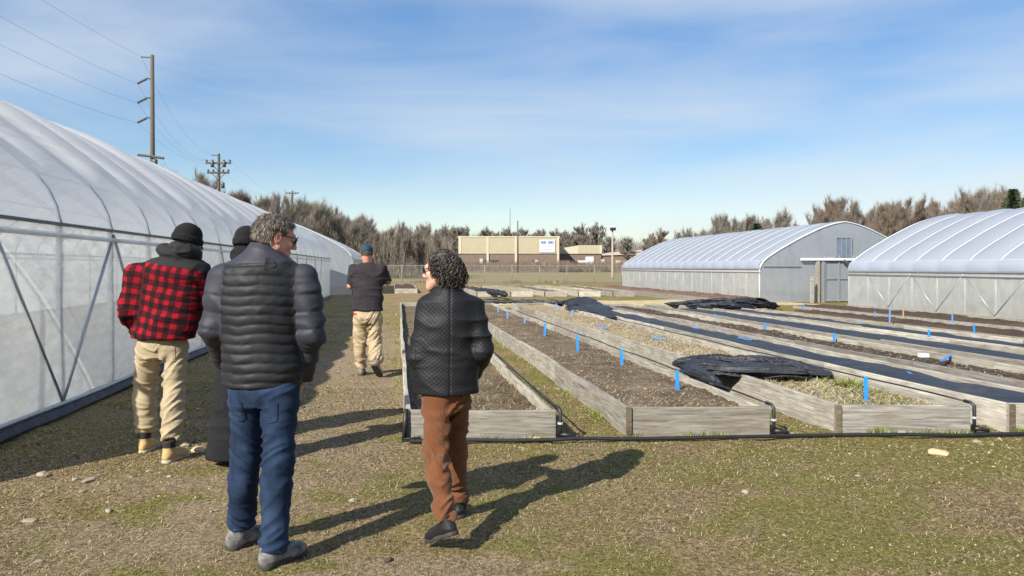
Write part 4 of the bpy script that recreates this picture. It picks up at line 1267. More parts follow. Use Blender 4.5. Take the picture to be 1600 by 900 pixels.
# evergreen at the right edge
def evergreen(px, Y, topy, label):
    x = (px - 800) / F * Y; h = EYE + (HY - topy) / F * Y
    root = thing('evergreen_tree', label, 'tree', (x, Y, 0))
    MB().tube([(0, 0, -0.1), (0, 0, h * 0.95)], [0.2, 0.03], 6).obj('trunk', M_BARK, root)
    r = random.Random(int(px)); V = []; Fc = []
    for i in range(2600):
        f = r.random() ** 0.7; z = h * (0.25 + 0.75 * f); rad = (1 - f) * 2.6 + 0.25
        a = r.uniform(0, 6.283) ; rr = rad * math.sqrt(r.random()) * (0.7 + 0.5 * math.sin(a * 3 + z * 2.1))
        c = Vector((rr * math.cos(a), rr * math.sin(a), z))
        d = Vector((math.cos(a), math.sin(a), r.uniform(-.3, .4))) * r.uniform(.25, .5); w = Vector((r.gauss(0, 1), r.gauss(0, 1), r.gauss(0, 1))).normalized() * .11
        k = len(V); V.extend([c - w, c + w, c + d]); Fc.append((k, k + 1, k + 2))
    link('crown', fast_mesh('crown', np.array(V), np.array(Fc), M_FIR), root)
evergreen(1582, 88, 296, 'dark evergreen on the skyline at the right edge')
evergreen(1610, 90, 290, 'dark evergreen just past the first one at the right edge')
evergreen(1182, 94, 350, 'small dark evergreen above the roof of the middle greenhouse')
# far wood and low brush
def brush(name, pxs, Y0, Y1, outfn, n, mat, seed, lmul=1.0):
    r = np.random.RandomState(seed)
    px = r.uniform(pxs[0], pxs[1], n); Y = r.uniform(Y0, Y1, n)
    x = (px - 800) / F * Y
    hmax = np.array([EYE + (HY - outfn(p)) / F * y for p, y in zip(px, Y)])
    hmax = hmax * (0.75 + 0.4 * vnoise(x * 0.35, Y * 0.2, seed)) 
    z = hmax * r.rand(n) ** 0.9
    ln = r.uniform(0.5, 1.5, n) * lmul
    dx, dy, dz = r.normal(0, 0.22, n) * ln, r.normal(0, 0.22, n) * ln, np.abs(r.normal(0.85, 0.25, n)) * ln
    z = np.minimum(z, np.maximum(hmax - dz, 0))
    w = 0.022 * r.uniform(0.5, 1.4, n) * lmul
    a = r.uniform(0, 6.283, n)
    wx, wy = np.cos(a) * w, np.sin(a) * w
    v = np.stack([np.stack([x - wx, Y - wy, z], -1), np.stack([x + wx, Y + wy, z], -1), np.stack([x + dx, Y + dy, z + dz], -1)], 1).reshape(-1, 3)
    o = link(name, fast_mesh(name, v, np.arange(3 * n).reshape(-1, 3), mat)); o['kind'] = 'stuff'
    return o
brush('undergrowth', (200, 706), 100, 150, lambda p: outline(OUT_L, p) * 0.72 + 398 * 0.28, 75000, M_TWIG, 3, 1.0)
brush('undergrowth', (1020, 1720), 95, 135, lambda p: outline(OUT_R, p) * 0.6 + 398 * 0.4, 45000, M_TWIGR, 4, 1.0)
brush('far_wood', (560, 1120), 330, 400, lambda p: 366 if p < 860 else (372 if p < 990 else 374), 30000, M_TWIG, 5, 3.4)
brush('brush', (700, 1060), 222, 236, lambda p: 407, 15000, M_TWIGR, 6, 1.5)

# ------------------------------------------------------------------ warehouses
M_CREAM = simple('cream_metal_siding', (0.40, 0.355, 0.24), (0.37, 0.325, 0.22), 0.6, 0.5, bmp=0.0)
M_CREAML = simple('pale_trim', (0.50, 0.455, 0.33), (0.46, 0.415, 0.30), 0.6, 0.5)
M_BRICK = simple('brown_brick', (0.19, 0.14, 0.11), (0.14, 0.103, 0.082), 0.85, 1.2)
M_ROOFPALE = simple('pale_roof', (0.52, 0.42, 0.34), (0.44, 0.36, 0.29), 0.7, 0.4)
M_DOORD = simple('dark_opening', (0.05, 0.045, 0.045), (0.03, 0.03, 0.03), 0.8, 1)
M_DOORP = simple('pale_door', (0.50, 0.44, 0.38), (0.42, 0.37, 0.32), 0.7, 1)
M_SIGNW = simple('sign_white', (0.60, 0.61, 0.65), (0.55, 0.56, 0.60), 0.5, 1)
M_SIGNB = simple('sign_blue', (0.04, 0.07, 0.32), (0.03, 0.06, 0.26), 0.5, 1)
M_SIGNG = simple('sign_grey_blue', (0.42, 0.43, 0.58), (0.36, 0.37, 0.5), 0.5, 1)
def bx(px, Y): return (px - 800) / F * Y
def bz(py, Y): return EYE - (py - HY) / F * Y
def warehouse():
    Y = 240.0
    x0, x1 = bx(716, Y), bx(874, Y)
    zt, zm = bz(371, Y), bz(396.5, Y)
    root = thing('warehouse', 'long cream warehouse with brown brick base and white sign', 'building', (0, 0, 0))
    MB().box(x0, x1, Y, Y + 45, zm, zt).obj('upper_wall', M_CREAM, root)
    MB().box(x0 + 0.1, x1 - 0.1, Y + 0.25, Y + 44.8, 0, zm).obj('brick_wall', M_BRICK, root)
    MB().box(x0 - 0.15, x1 + 0.15, Y - 0.15, Y + 45.1, zt, zt + 0.4).obj('roof', M_CREAML, root)
    sd = MB()
    n = 70
    for i in range(n):
        x = x0 + (x1 - x0) * (i + 0.5) / n
        sd.box(x - 0.06, x + 0.06, Y - 0.03, Y - 0.001, zm, zt - 0.02)
    sd.obj('siding_rib', M_CREAM, root)['kind'] = 'stuff'
    for px in (719, 762, 806, 872):
        x = bx(px, Y)
        MB().box(x - 0.35, x + 0.35, Y - 0.12, Y - 0.031, zm - (4.5 if px > 720 else 0), zt).obj('downpipe', M_CREAML, root)
    for px, w, py0, py1, m in ((752, 5, 404, 412, M_DOORP), (758, 3, 406, 411, M_DOORD), (772, 14, 406, 410, M_DOORD), (833, 3, 406, 409, M_DOORD), (838, 4, 406, 410, M_DOORP), (849, 6, 410, 415, M_DOORP)):
        MB().box(bx(px - w / 2, Y), bx(px + w / 2, Y), Y + 0.12, Y + 0.249, bz(py1, Y), bz(py0, Y)).obj('dock_door', m, root)
    # sign board with blue lettering too coarse to read in the photograph
    sx0, sx1, sz0, sz1 = bx(843, Y), bx(867, Y), bz(394.5, Y), bz(374.5, Y)
    sg = MB().box(sx0, sx1, Y - 0.28, Y - 0.215, sz0, sz1).obj('sign', M_SIGNW, root)
    W_, H_ = sx1 - sx0, sz1 - sz0
    def word(name, letters, fx0, fx1, fz0, fz1, mat):
        mb = MB(); n = len(letters); cw = (fx1 - fx0) / n
        for i, ch in enumerate(letters):
            a, b = fx0 + cw * (i + 0.08), fx0 + cw * (i + 0.88); t = cw * 0.24; h = fz1 - fz0; hz = h * 0.22
            def rr(u0, u1, w0, w1): mb.box(sx0 + W_ * u0, sx0 + W_ * u1, Y - 0.33, Y - 0.285, sz0 + H_ * w0, sz0 + H_ * w1)
            if 'l' in ch: rr(a, a + t, fz0, fz1)
            if 'r' in ch: rr(b - t, b, fz0, fz1)
            lo, hi = (a + t if 'l' in ch else a), (b - t if 'r' in ch else b)
            if 't' in ch: rr(lo, hi, fz1 - hz, fz1)
            if 'm' in ch: rr(lo, hi, fz0 + h * 0.4, fz0 + h * 0.4 + hz)
            if 'b' in ch: rr(lo, hi, fz0, fz0 + hz)
        mb.obj(name, mat, sg)
    word('lettering', ['lrm', 'lr', 'lrm'], 0.10, 0.44, 0.66, 0.90, M_SIGNB)
    word('lettering', ['lr', 'lrm', 'lr'], 0.54, 0.92, 0.66, 0.90, M_SIGNB)
    word('lettering', ['lrm', 'lr', 'lr', 'lrm', 'lr'], 0.22, 0.86, 0.42, 0.56, M_SIGNG)
    word('lettering', ['lr', 'lrm', 'lr', 'lr', 'lrm', 'lr'], 0.22, 0.86, 0.20, 0.32, M_SIGNG)
warehouse()
def warehouse2():
    Y = 262.0
    root = thing('warehouse', 'small cream warehouse with stepped roof right of the long one', 'building')
    x0, x1, xm = bx(872, Y), bx(940, Y), bx(904, Y)
    MB().box(xm, x1, Y, Y + 30, bz(396.5, Y), bz(383, Y)).obj('upper_wall', M_CREAM, root)
    v = [(x0, Y + .05, bz(396.5, Y)), (xm - .02, Y + .05, bz(396.5, Y)), (xm - .02, Y + .05, bz(383.5, Y)), (x0, Y + .05, bz(388.5, Y))]
    v += [(a, Y + 28, c) for a, b, c in v]
    MB().add(v, [(0, 1, 2, 3), (7, 6, 5, 4), (0, 4, 5, 1), (1, 5, 6, 2), (2, 6, 7, 3), (3, 7, 4, 0)]).obj('lean_to', M_CREAML, root)
    MB().box(x0 + .1, x1 - .1, Y + 0.4, Y + 29, 0, bz(396.6, Y)).obj('brick_wall', M_BRICK, root)
    MB().box(bx(937, Y), bx(940.5, Y), Y - .2, Y - .01, bz(396.5, Y), bz(383, Y)).obj('corner_trim', M_CREAML, root)
    for px in (914, 922, 930):
        MB().box(bx(px, Y) - .1, bx(px, Y) + .1, Y - .1, Y - .01, bz(396.4, Y), bz(383.2, Y)).obj('siding_rib', M_CREAML, root)
    Y = 255.0
    r2 = thing('box_trailer', 'white box trailer parked before the small cream warehouse', 'trailer', (bx(921, Y), Y, 0))
    a, b = bx(915, Y) - bx(921, Y), bx(927, Y) - bx(921, Y)
    MB().box(a, b, -1.2, 1.2, bz(413.5, Y), bz(401, Y)).obj('box_body', M_SIGNW, r2)
    MB().box(bx(901, Y) - bx(921, Y), a, -1.0, 1.0, bz(410.5, Y), bz(407, Y)).obj('flat_bed', M_STEELW, r2)
    for px in (903, 918, 924):
        x = bx(px, Y) - bx(921, Y)
        MB().tube([(x, -1.2, 0.55), (x, -0.9, 0.55)], 0.55, 12).obj('wheel', M_BLACK, r2)
    Y = 300.0
    r3 = thing('shed', 'low building with pale pinkish roof beside the lamp post', 'building')
    x0, x1 = bx(943, Y), bx(1010, Y)
    MB().box(x0, x1, Y, Y + 20, 0, bz(398, Y)).obj('wall', M_BRICK, r3)
    v = [(x0 - .5, Y - .6, bz(398, Y)), (x1 + .5, Y - .6, bz(396, Y)), (x1 + .5, Y + 12, bz(389.5, Y)), (x0 - .5, Y + 12, bz(393.5, Y))]
    v += [(p[0], p[1], p[2] - .3) for p in v]
    MB().add(v, [(0, 1, 2, 3), (7, 6, 5, 4), (0, 4, 5, 1), (1, 5, 6, 2), (2, 6, 7, 3), (3, 7, 4, 0)]).obj('roof', M_ROOFPALE, r3)
    for px, py, w in ((941, 405, 7), (966, 407, 8), (975, 408, 6)):
        MB().box(bx(px - w / 2, Y), bx(px + w / 2, Y), Y - .3, Y - .02, bz(py + 5, Y), bz(py, Y)).obj('pale_door', M_ROOFPALE, r3)
warehouse2()

# ------------------------------------------------------------------ poles, lamp, wires
def power_pole(px, Y, topy, label, arms, r=0.2, extra=None):
    x = bx(px, Y); h = bz(topy, Y)
    root = thing('power_pole', label, 'power pole', (x, Y, 0), 0)
    MB().tube([(0, 0, -0.3), (0.02, 0, h * 0.5), (0, 0, h)], [r * 1.15, r, r * 0.72], 10).obj('shaft', M_POLE, root, smooth=True)
    pts = []
    for kind, py, dx in arms:
        z = bz(py, Y)
        if kind == 'davit':      # short steel arm with a slanted insulator
            a = MB().tube([(0, -0.02, z + 0.12), (-0.35, -0.08, z + 0.16), (-0.55, -0.12, z + 0.08)], [0.08, 0.06, 0.05], 6)
            am = a.obj('arm', M_RAIL, root)
            ins = MB()
            q0, q1 = Vector((-0.45, -0.12, z + 0.08)), Vector((-1.05, -0.25, z - 0.28))
            for i in range(7):
                p = q0.lerp(q1, i / 6); d = (q1 - q0).normalized()
                ins.tube([p - d * 0.05, p + d * 0.05], [0.12, 0.07], 8)
            ins.tube([q0, q1], 0.04, 5)
            ins.obj('insulator', M_RAIL, am)
            pts.append((x - 1.05, Y - 0.25, z - 0.32))
        elif kind == 'cross':
            w = dx
            a = MB().box(-w, w, -0.25, -0.08, z - 0.12, z + 0.10).obj('crossarm', M_POLE, root)
            ins = MB()
            for q in (-0.92, -0.45, 0.45, 0.92):
                ins.tube([(q * w, -0.16, z + 0.10), (q * w, -0.16, z + 0.34), (q * w, -0.16, z + 0.40)], [0.10, 0.13, 0.05], 7)
                pts.append((x + q * w, Y - 0.16, z + 0.42))
            ins.obj('insulator', M_RAIL, a)
            MB().tube([(-w * 0.6, -0.16, z - 0.1), (0, -0.2, z - 0.9)], 0.04, 4).obj('arm_brace', M_RAIL, a)
            MB().tube([(w * 0.6, -0.16, z - 0.1), (0, -0.2, z - 0.9)], 0.04, 4).obj('arm_brace', M_RAIL, a)
        elif kind == 'slant':
            a = MB().tube([(-dx, -0.24, z + 0.12), (0, -0.24, z), (dx, -0.24, z - 0.16)], 0.11, 5).obj('crossarm', M_POLE, root)
            pts += [(x - dx, Y - 0.2, z + 0.4), (x + dx * 0.9, Y - 0.2, z - 0.25)]
        elif kind == 'can':      # transformer
            a = MB().tube([(dx, -0.3, z - 0.35), (dx, -0.3, z + 0.28), (dx, -0.3, z + 0.36)], [0.2, 0.2, 0.12], 12).obj('transformer', M_RAIL, root, smooth=True)
        elif kind == 'top':
            a = MB().tube([(0, 0, z), (-0.9, -0.05, z + 0.05)], 0.06, 5).obj('top_arm', M_RAIL, root)
            pts.append((x - 0.9, Y, z + 0.1))
    return root, pts
p1, w1 = power_pole(238, 60, 86, 'tall wooden power pole with three side insulators rising behind the left greenhouse',
    [('top', 90, 0), ('davit', 126, 0), ('davit', 156, 0), ('davit', 187, 0), ('slant', 245, 1.05), ('can', 256, 0.36)], 0.19)
p2, w2 = power_pole(342, 88, 240, 'wooden power pole with two crossarms beside the trees',
    [('top', 243, 0), ('cross', 255, 1.5), ('cross', 270, 1.3), ('can', 257, -0.65), ('can', 257, 0.75), ('can', 290, 0.6)], 0.2)
p3, w3 = power_pole(457, 190, 298, 'far power pole above the left wood edge', [('cross', 302, 1.6)], 0.26)
p4, w4 = power_pole(809, 215, 345, 'thin pole standing before the cream warehouse', [], 0.22)
p5, w5 = power_pole(797, 420, 326, 'far thin mast behind the cream warehouse', [], 0.20)
def wire(label, a, b, sag, r=0.0075, group='overhead wires'):
    a, b = Vector(a), Vector(b)
    pts = []
    for i in range(25):
        t = i / 24
        p = a.lerp(b, t); p.z -= sag * 4 * t * (1 - t); pts.append(p - a)
    o = MB().tube(pts, r, 4, cap=False).obj('overhead_wire', M_RAIL, None, a)
    return tag(o, label, 'wire', group)
P0 = (-24.0, 14.0)
for i, (p, dz, lab) in enumerate(zip(w1[:4], (0, 0, 0, 0), ('topmost wire running from the tall pole to the upper left', 'second wire from the top running to the upper left', 'third wire from the top running to the upper left', 'lowest wire running from the side insulators to the left'))):
    wire(lab, p, (P0[0] + (-0.9, -1.05, -1.05, -1.05)[i], P0[1], p[2]), 1.1)
ends = [w2[0], w2[1], w2[2], w2[4], w2[5]]
labs = ['topmost wire between the two wooden power poles', 'second wire between the two wooden power poles', 'third wire between the two wooden power poles', 'fourth wire between the two wooden power poles']
for i in range(4): wire(labs[i], w1[i], ends[i], 1.6)
wire('sagging wire from the low crossarm to the second power pole', w1[5], w2[5], 2.2)
for i in range(2): wire(['left far wire beyond the second power pole', 'right far wire beyond the second power pole'][i], (w2[1], w2[4])[i], (w3[0], w3[3])[i], 2.5)

lx, lY = bx(957, 100), 100.0
lamp = thing('lamp_post', 'tall pale lamp post with dark head left of the middle greenhouse', 'lamp post', (lx, lY, 0))
MB().tube([(0, 0, -0.1), (0, 0, 0.4), (0, 0, bz(358, lY))], [0.2, 0.16, 0.11], 10).obj('pole', simple('lamp_pole_paint', (0.34, 0.29, 0.225), (0.28, 0.24, 0.185), 0.6, 4), lamp, smooth=True)
z = bz(357, lY)
hd = MB().box(-0.30, 0.42, -0.35, 0.25, z - 0.28, z + 0.12)
hd.obj('lamp_head', M_BLACK, lamp)
MB().box(-0.34, 0.30, -0.36, 0.2, z + 0.122, z + 0.34).obj('lamp_cap', M_STEELW, lamp)

# ------------------------------------------------------------------ chain link fence
def fence():
    Y = 74.0
    x0, x1 = -22.0, 40.0
    root = thing('chain_link_fence', 'grey chain link fence crossing behind the beds before the hay field', 'fence', (x0, Y, 0))
    L = x1 - x0; H = 1.75
    pme = MB().tube([(0, 0, -0.1), (0, 0, H + 0.06)], 0.035, 6).mesh('post', M_FENCE, True)
    n = int(L / 2.75)
    for i in range(n + 1): link('post', pme, root, (i * 2.75, 0, 0))
    MB().tube([(0, 0, H), (L, 0, H)], 0.022, 5).obj('top_rail', M_FENCE, root)
    V = []; Fc = []
    for s in (1, -1):
        k = -H
        while k < L:
            a = max(k, 0); b = min(k + H, L)
            if b > a:
                za, zb = (a - k, b - k) if s == 1 else (H - (a - k), H - (b - k))
                i = len(V)
                V += [(a, -0.037 + 0.003 * s, za - .003), (a, -0.037 + 0.003 * s, za + .003), (b, -0.037 + 0.003 * s, zb + .003), (b, -0.037 + 0.003 * s, zb - .003)]
                Fc.append((i, i + 1, i + 2, i + 3))
            k += 0.085
    o = link('mesh_wire', fast_mesh('mesh_wire', np.array(V), np.array(Fc), M_FENCE), root); o['kind'] = 'stuff'
fence()
# dry weeds along the fence
def fence_weeds():
    r = np.random.RandomState(4); n = 5200
    x = r.uniform(-20, 14, n); ok = vnoise(x * 0.45, 1.0, 2.0) > 0.44
    x = x[ok]; n = len(x); y = 73.4 + r.normal(0, 0.25, n); ln = r.uniform(0.15, 0.75, n) * (vnoise(x * 0.45, 1.0, 2.0) * 1.6 - 0.3)
    dx = r.normal(0, 0.2, n) * ln
    w = 0.022
    v = np.stack([np.stack([x - w, y, 0 * x], -1), np.stack([x + w, y, 0 * x], -1), np.stack([x + dx, y + r.normal(0, .1, n), ln], -1)], 1).reshape(-1, 3)
    o = link('dry_weeds', fast_mesh('dry_weeds', v, np.arange(3 * n).reshape(-1, 3), M_DRYWEED)); o['kind'] = 'stuff'
fence_weeds()
# ------------------------------------------------------------------ people
def rotz(a): c, s = math.cos(a), math.sin(a); return np.array([[c, -s, 0], [s, c, 0], [0, 0, 1.0]])
def rotx(a): c, s = math.cos(a), math.sin(a); return np.array([[1.0, 0, 0], [0, c, -s], [0, s, c]])
def roty(a): c, s = math.cos(a), math.sin(a); return np.array([[c, 0, s], [0, 1.0, 0], [-s, 0, c]])
def nrm(v): v = np.asarray(v, float); return v / np.linalg.norm(v)

def skin_mat(name, c, red):
    m, nt, n, l, b = nodes(name)
    v = mapped(n, l)
    t = noise(n, l, v, 22, 4)
    l.new(mixc(n, l, c, red, maprange(n, l, t.outputs['Fac'], 0.35, 0.7)), b.inputs['Base Color'])
    b.inputs['Roughness'].default_value = 0.5
    b.inputs['Subsurface Weight'].default_value = 0.08
    b.inputs['Subsurface Radius'].default_value = (0.01, 0.004, 0.002)
    return m
M_SKIN = skin_mat('skin', (0.56, 0.33, 0.245), (0.52, 0.25, 0.18))
M_SKINR = skin_mat('ruddy_skin', (0.52, 0.27, 0.20), (0.50, 0.19, 0.13))
M_SKIND = skin_mat('brown_skin', (0.20, 0.105, 0.07), (0.17, 0.08, 0.055))

def cloth_mat(name, c1, c2, rough=0.85, scale=9, bscale=240, bst=0.25, sheen=0.0, wear=None):
    m, nt, n, l, b = nodes(name)
    v = mapped(n, l)
    t = noise(n, l, v, scale, 5, 0.6)
    col = mixc(n, l, c2, c1, maprange(n, l, t.outputs['Fac'], 0.3, 0.7))
    if wear:
        w = noise(n, l, v, scale * 2.7, 5, 0.7)
        col = mixc(n, l, col, wear, maprange(n, l, w.outputs['Fac'], 0.55, 0.75, 0, 0.6))
    l.new(col, b.inputs['Base Color'])
    b.inputs['Roughness'].default_value = rough
    b.inputs['Specular IOR Level'].default_value = 0.3
    if sheen: b.inputs['Sheen Weight'].default_value = sheen
    f = noise(n, l, v, bscale, 3, 0.6)
    bump(n, l, f.outputs['Fac'], b, bst, 0.003)
    return m
def attr(n, name='cloth'):
    a = n.new('ShaderNodeAttribute'); a.attribute_name = name
    return a.outputs['Vector']
def mth(n, l, op, a, b=None, c=None):
    x = n.new('ShaderNodeMath'); x.operation = op
    for i, q in enumerate((a, b, c)):
        if q is None: continue
        if isinstance(q, (int, float)): x.inputs[i].default_value = q
        else: l.new(q, x.inputs[i])
    return x.outputs[0]
def plaid_mat():
    m, nt, n, l, b = nodes('red_black_plaid')
    av = attr(n)
    tex = n.new('ShaderNodeTexCoord')
    wob = noise(n, l, tex.outputs['Object'], 6, 2)
    sep = n.new('ShaderNodeSeparateXYZ'); l.new(av, sep.inputs[0])
    w = mth(n, l, 'MULTIPLY', mth(n, l, 'SUBTRACT', wob.outputs['Fac'], 0.5), 0.055)
    fine = noise(n, l, tex.outputs['Object'], 160, 2)
    def stripe(s):
        u = mth(n, l, 'FRACT', mth(n, l, 'DIVIDE', mth(n, l, 'ADD', s, w), 0.088))
        d = mth(n, l, 'ABSOLUTE', mth(n, l, 'SUBTRACT', u, 0.5))
        return maprange(n, l, d, 0.215, 0.26)        # 1 = black stripe
    su, sv = stripe(sep.outputs['X']), stripe(sep.outputs['Y'])
    k = mth(n, l, 'MULTIPLY', mth(n, l, 'ADD', su, sv), 0.5)
    r = ramp(n, [(0.0, (0.27, 0.006, 0.016)), (0.5, (0.055, 0.006, 0.009)), (1.0, (0.007, 0.006, 0.007))])
    l.new(k, r.inputs['Fac'])
    c = mixc(n, l, r.outputs['Color'], (0.25, 0.008, 0.016), maprange(n, l, fine.outputs['Fac'], 0.5, 0.8, 0, 0.22))
    l.new(c, b.inputs['Base Color'])
    b.inputs['Roughness'].default_value = 0.9; b.inputs['Specular IOR Level'].default_value = 0.15
    bump(n, l, fine.outputs['Fac'], b, 0.3, 0.004)
    return m
def quilt_mat():
    m, nt, n, l, b = nodes('black_quilted_nylon')
    sep = n.new('ShaderNodeSeparateXYZ'); l.new(attr(n), sep.inputs[0])
    tq = n.new('ShaderNodeTexCoord'); nq = noise(n, l, tq.outputs['Object'], 9, 3)
    wq = mth(n, l, 'MULTIPLY', mth(n, l, 'SUBTRACT', nq.outputs['Fac'], 0.5), 0.035)
    hs = []
    for sg in (1, -1):
        s = mth(n, l, 'ADD', mth(n, l, 'ADD', mth(n, l, 'MULTIPLY', sep.outputs['X'], 0.62 * sg), sep.outputs['Y']), wq)
        u = mth(n, l, 'FRACT', mth(n, l, 'DIVIDE', s, 0.024))
        hs.append(mth(n, l, 'SINE', mth(n, l, 'MULTIPLY', u, math.pi)))
    h = mth(n, l, 'POWER', mth(n, l, 'MULTIPLY', hs[0], hs[1]), 0.55)
    l.new(mixc(n, l, (0.0065, 0.0065, 0.008), (0.0085, 0.009, 0.0115), h), b.inputs['Base Color'])
    b.inputs['Roughness'].default_value = 0.6
    b.inputs['Specular IOR Level'].default_value = 0.3
    bump(n, l, h, b, 0.4, 0.003)
    return m
def wale_mat():
    m, nt, n, l, b = nodes('brown_corduroy')
    sep = n.new('ShaderNodeSeparateXYZ'); l.new(attr(n), sep.inputs[0])
    u = mth(n, l, 'FRACT', mth(n, l, 'DIVIDE', sep.outputs['X'], 0.008))
    h = mth(n, l, 'SINE', mth(n, l, 'MULTIPLY', u, math.pi))
    v = mapped(n, l); t = noise(n, l, v, 10, 5)
    c = mixc(n, l, (0.110, 0.042, 0.017), (0.175, 0.069, 0.028), maprange(n, l, t.outputs['Fac'], 0.3, 0.7))
    c = mixc(n, l, c, (0.075, 0.028, 0.011), mth(n, l, 'MULTIPLY', mth(n, l, 'SUBTRACT', 1.0, h), 0.5))
    l.new(c, b.inputs['Base Color'])
    b.inputs['Roughness'].default_value = 0.9; b.inputs['Specular IOR Level'].default_value = 0.15
    b.inputs['Sheen Weight'].default_value = 0.15
    bump(n, l, h, b, 0.5, 0.003)
    return m
def denim_mat():
    m, nt, n, l, b = nodes('blue_denim')
    v = mapped(n, l)
    t = noise(n, l, mapped(n, l, (1, 1, 0.5)), 7, 6, 0.65)
    tw = noise(n, l, mapped(n, l, (1, 1, 3), rot=(0.6, 0.6, 0)), 170, 2)
    c = mixc(n, l, (0.005, 0.012, 0.031), (0.024, 0.046, 0.095), maprange(n, l, t.outputs['Fac'], 0.34, 0.72))
    c = mixc(n, l, c, (0.06, 0.095, 0.16), maprange(n, l, tw.outputs['Fac'], 0.55, 0.8, 0, 0.4))
    l.new(c, b.inputs['Base Color'])
    b.inputs['Roughness'].default_value = 0.85; b.inputs['Specular IOR Level'].default_value = 0.2
    bump(n, l, tw.outputs['Fac'], b, 0.3, 0.003)
    return m
M_PLAID = plaid_mat(); M_QUILT = quilt_mat(); M_CORD = wale_mat(); M_DENIM = denim_mat()
M_YOKE = cloth_mat('black_wool', (0.020, 0.021, 0.022), (0.012, 0.012, 0.013))
M_KHAKI = cloth_mat('khaki_cotton', (0.40, 0.325, 0.21), (0.30, 0.24, 0.15), 0.9, 8)
M_KHAKI2 = cloth_mat('stained_khaki', (0.42, 0.335, 0.21), (0.31, 0.245, 0.15), 0.9, 9, wear=(0.20, 0.155, 0.10))
M_PUFFN = cloth_mat('slate_navy_nylon', (0.032, 0.033, 0.046), (0.021, 0.022, 0.031), 0.6, 12, bscale=60, bst=0.3)
M_PUFFD = cloth_mat('charcoal_nylon', (0.016, 0.017, 0.020), (0.009, 0.010, 0.012), 0.6, 12, bscale=60, bst=0.3)
M_TEE = cloth_mat('faded_black_cotton', (0.032, 0.026, 0.030), (0.022, 0.018, 0.021), 0.9, 8)
M_COATC = cloth_mat('charcoal_wool', (0.013, 0.0135, 0.016), (0.008, 0.009, 0.010), 0.95, 14, bscale=120, bst=0.4)
M_KNIT = cloth_mat('black_knit', (0.013, 0.013, 0.014), (0.007, 0.007, 0.008), 0.95, 60, bscale=130, bst=0.8)
M_CAPB = cloth_mat('navy_cap_cotton', (0.022, 0.055, 0.085), (0.014, 0.035, 0.055), 0.85, 12)
M_BOOT = cloth_mat('tan_nubuck', (0.50, 0.35, 0.155), (0.40, 0.27, 0.115), 0.85, 14)
M_BOOTD = cloth_mat('dark_boot_collar', (0.03, 0.026, 0.024), (0.02, 0.018, 0.016), 0.8)
M_SNEAK = cloth_mat('grey_mesh_shoe', (0.26, 0.25, 0.235), (0.045, 0.045, 0.045), 0.7, 20, wear=(0.50, 0.48, 0.44))
M_LEATHER = cloth_mat('black_leather', (0.016, 0.017, 0.018), (0.011, 0.012, 0.012), 0.35, 20)
M_SHOEB = cloth_mat('grey_brown_suede', (0.24, 0.20, 0.16), (0.15, 0.12, 0.10), 0.9, 14)
M_SOLE = simple('dark_rubber', (0.035, 0.034, 0.033), (0.022, 0.022, 0.021), 0.75, 30)
M_SOLEP = simple('pale_rubber', (0.48, 0.42, 0.33), (0.38, 0.33, 0.25), 0.8, 30)
M_LENS = simple('dark_lens', (0.012, 0.012, 0.014), None, 0.12, 5)
M_EYE = simple('eye_white', (0.7, 0.68, 0.64), (0.62, 0.60, 0.56), 0.3, 10)
def hair_mat(name, stops):
    m, nt, n, l, b = nodes(name)
    g_ = n.new('ShaderNodeNewGeometry')
    r = ramp(n, stops); l.new(g_.outputs['Random Per Island'], r.inputs['Fac'])
    l.new(r.outputs['Color'], b.inputs['Base Color'])
    b.inputs['Roughness'].default_value = 0.5; b.inputs['Specular IOR Level'].default_value = 0.35
    return m
M_HAIRW = hair_mat('dark_grey_brown_hair', [(0, (0.014, 0.010, 0.008)), (0.45, (0.040, 0.029, 0.022)), (0.8, (0.085, 0.067, 0.054)), (1, (0.17, 0.15, 0.13))])
M_HAIRB = hair_mat('grey_brown_hair', [(0, (0.05, 0.038, 0.028)), (0.5, (0.12, 0.095, 0.075)), (0.8, (0.22, 0.185, 0.15)), (1, (0.36, 0.33, 0.29))])

HEAD = dict(cran=((0, -.012, .035), (.076, .096, .088)))
def head_prims(s, o, Rm, sc=1.0):
    def L(p): return o + Rm @ (np.array(p, float) * sc)
    e = lambda c, r, k=.02, mode='add': s.ell(L(c), np.array(r) * sc, Rm, k, mode)
    c = lambda a, b, ra, rb, k=.015: s.cone(L(a), L(b), ra * sc, rb * sc, k)
    e((0, -.012, .035), (.076, .096, .088))
    e((0, .028, -.035), (.060, .068, .082), .03)
    e((0, .076, -.098), (.024, .022, .020), .03)
    for q in (-1, 1):
        c((q * .054, .008, -.055), (q * .012, .074, -.1), .024, .02, .03)
        e((q * .040, .068, -.022), (.024, .020, .024), .02)
        e((q * .033, .103, .014), (.015, .010, .010), .012, 'cut')
    c((-.034, .083, .030), (.034, .083, .030), .013, .013, .02)
    c((0, .092, .014), (0, .116, -.026), .008, .012, .012)
    for q in (-1, 1): e((q * .012, .104, -.032), (.009, .010, .008), .008)
    c((-.019, .090, -.060), (.019, .090, -.060), .007, .007, .008)
    c((-.016, .088, -.073), (.016, .088, -.073), .008, .008, .008)
    for q in (-1, 1):
        e((q * .079, -.008, -.008), (.010, .021, .033), .008)
        e((q * .087, -.002, -.006), (.007, .010, .018), .006, 'cut')
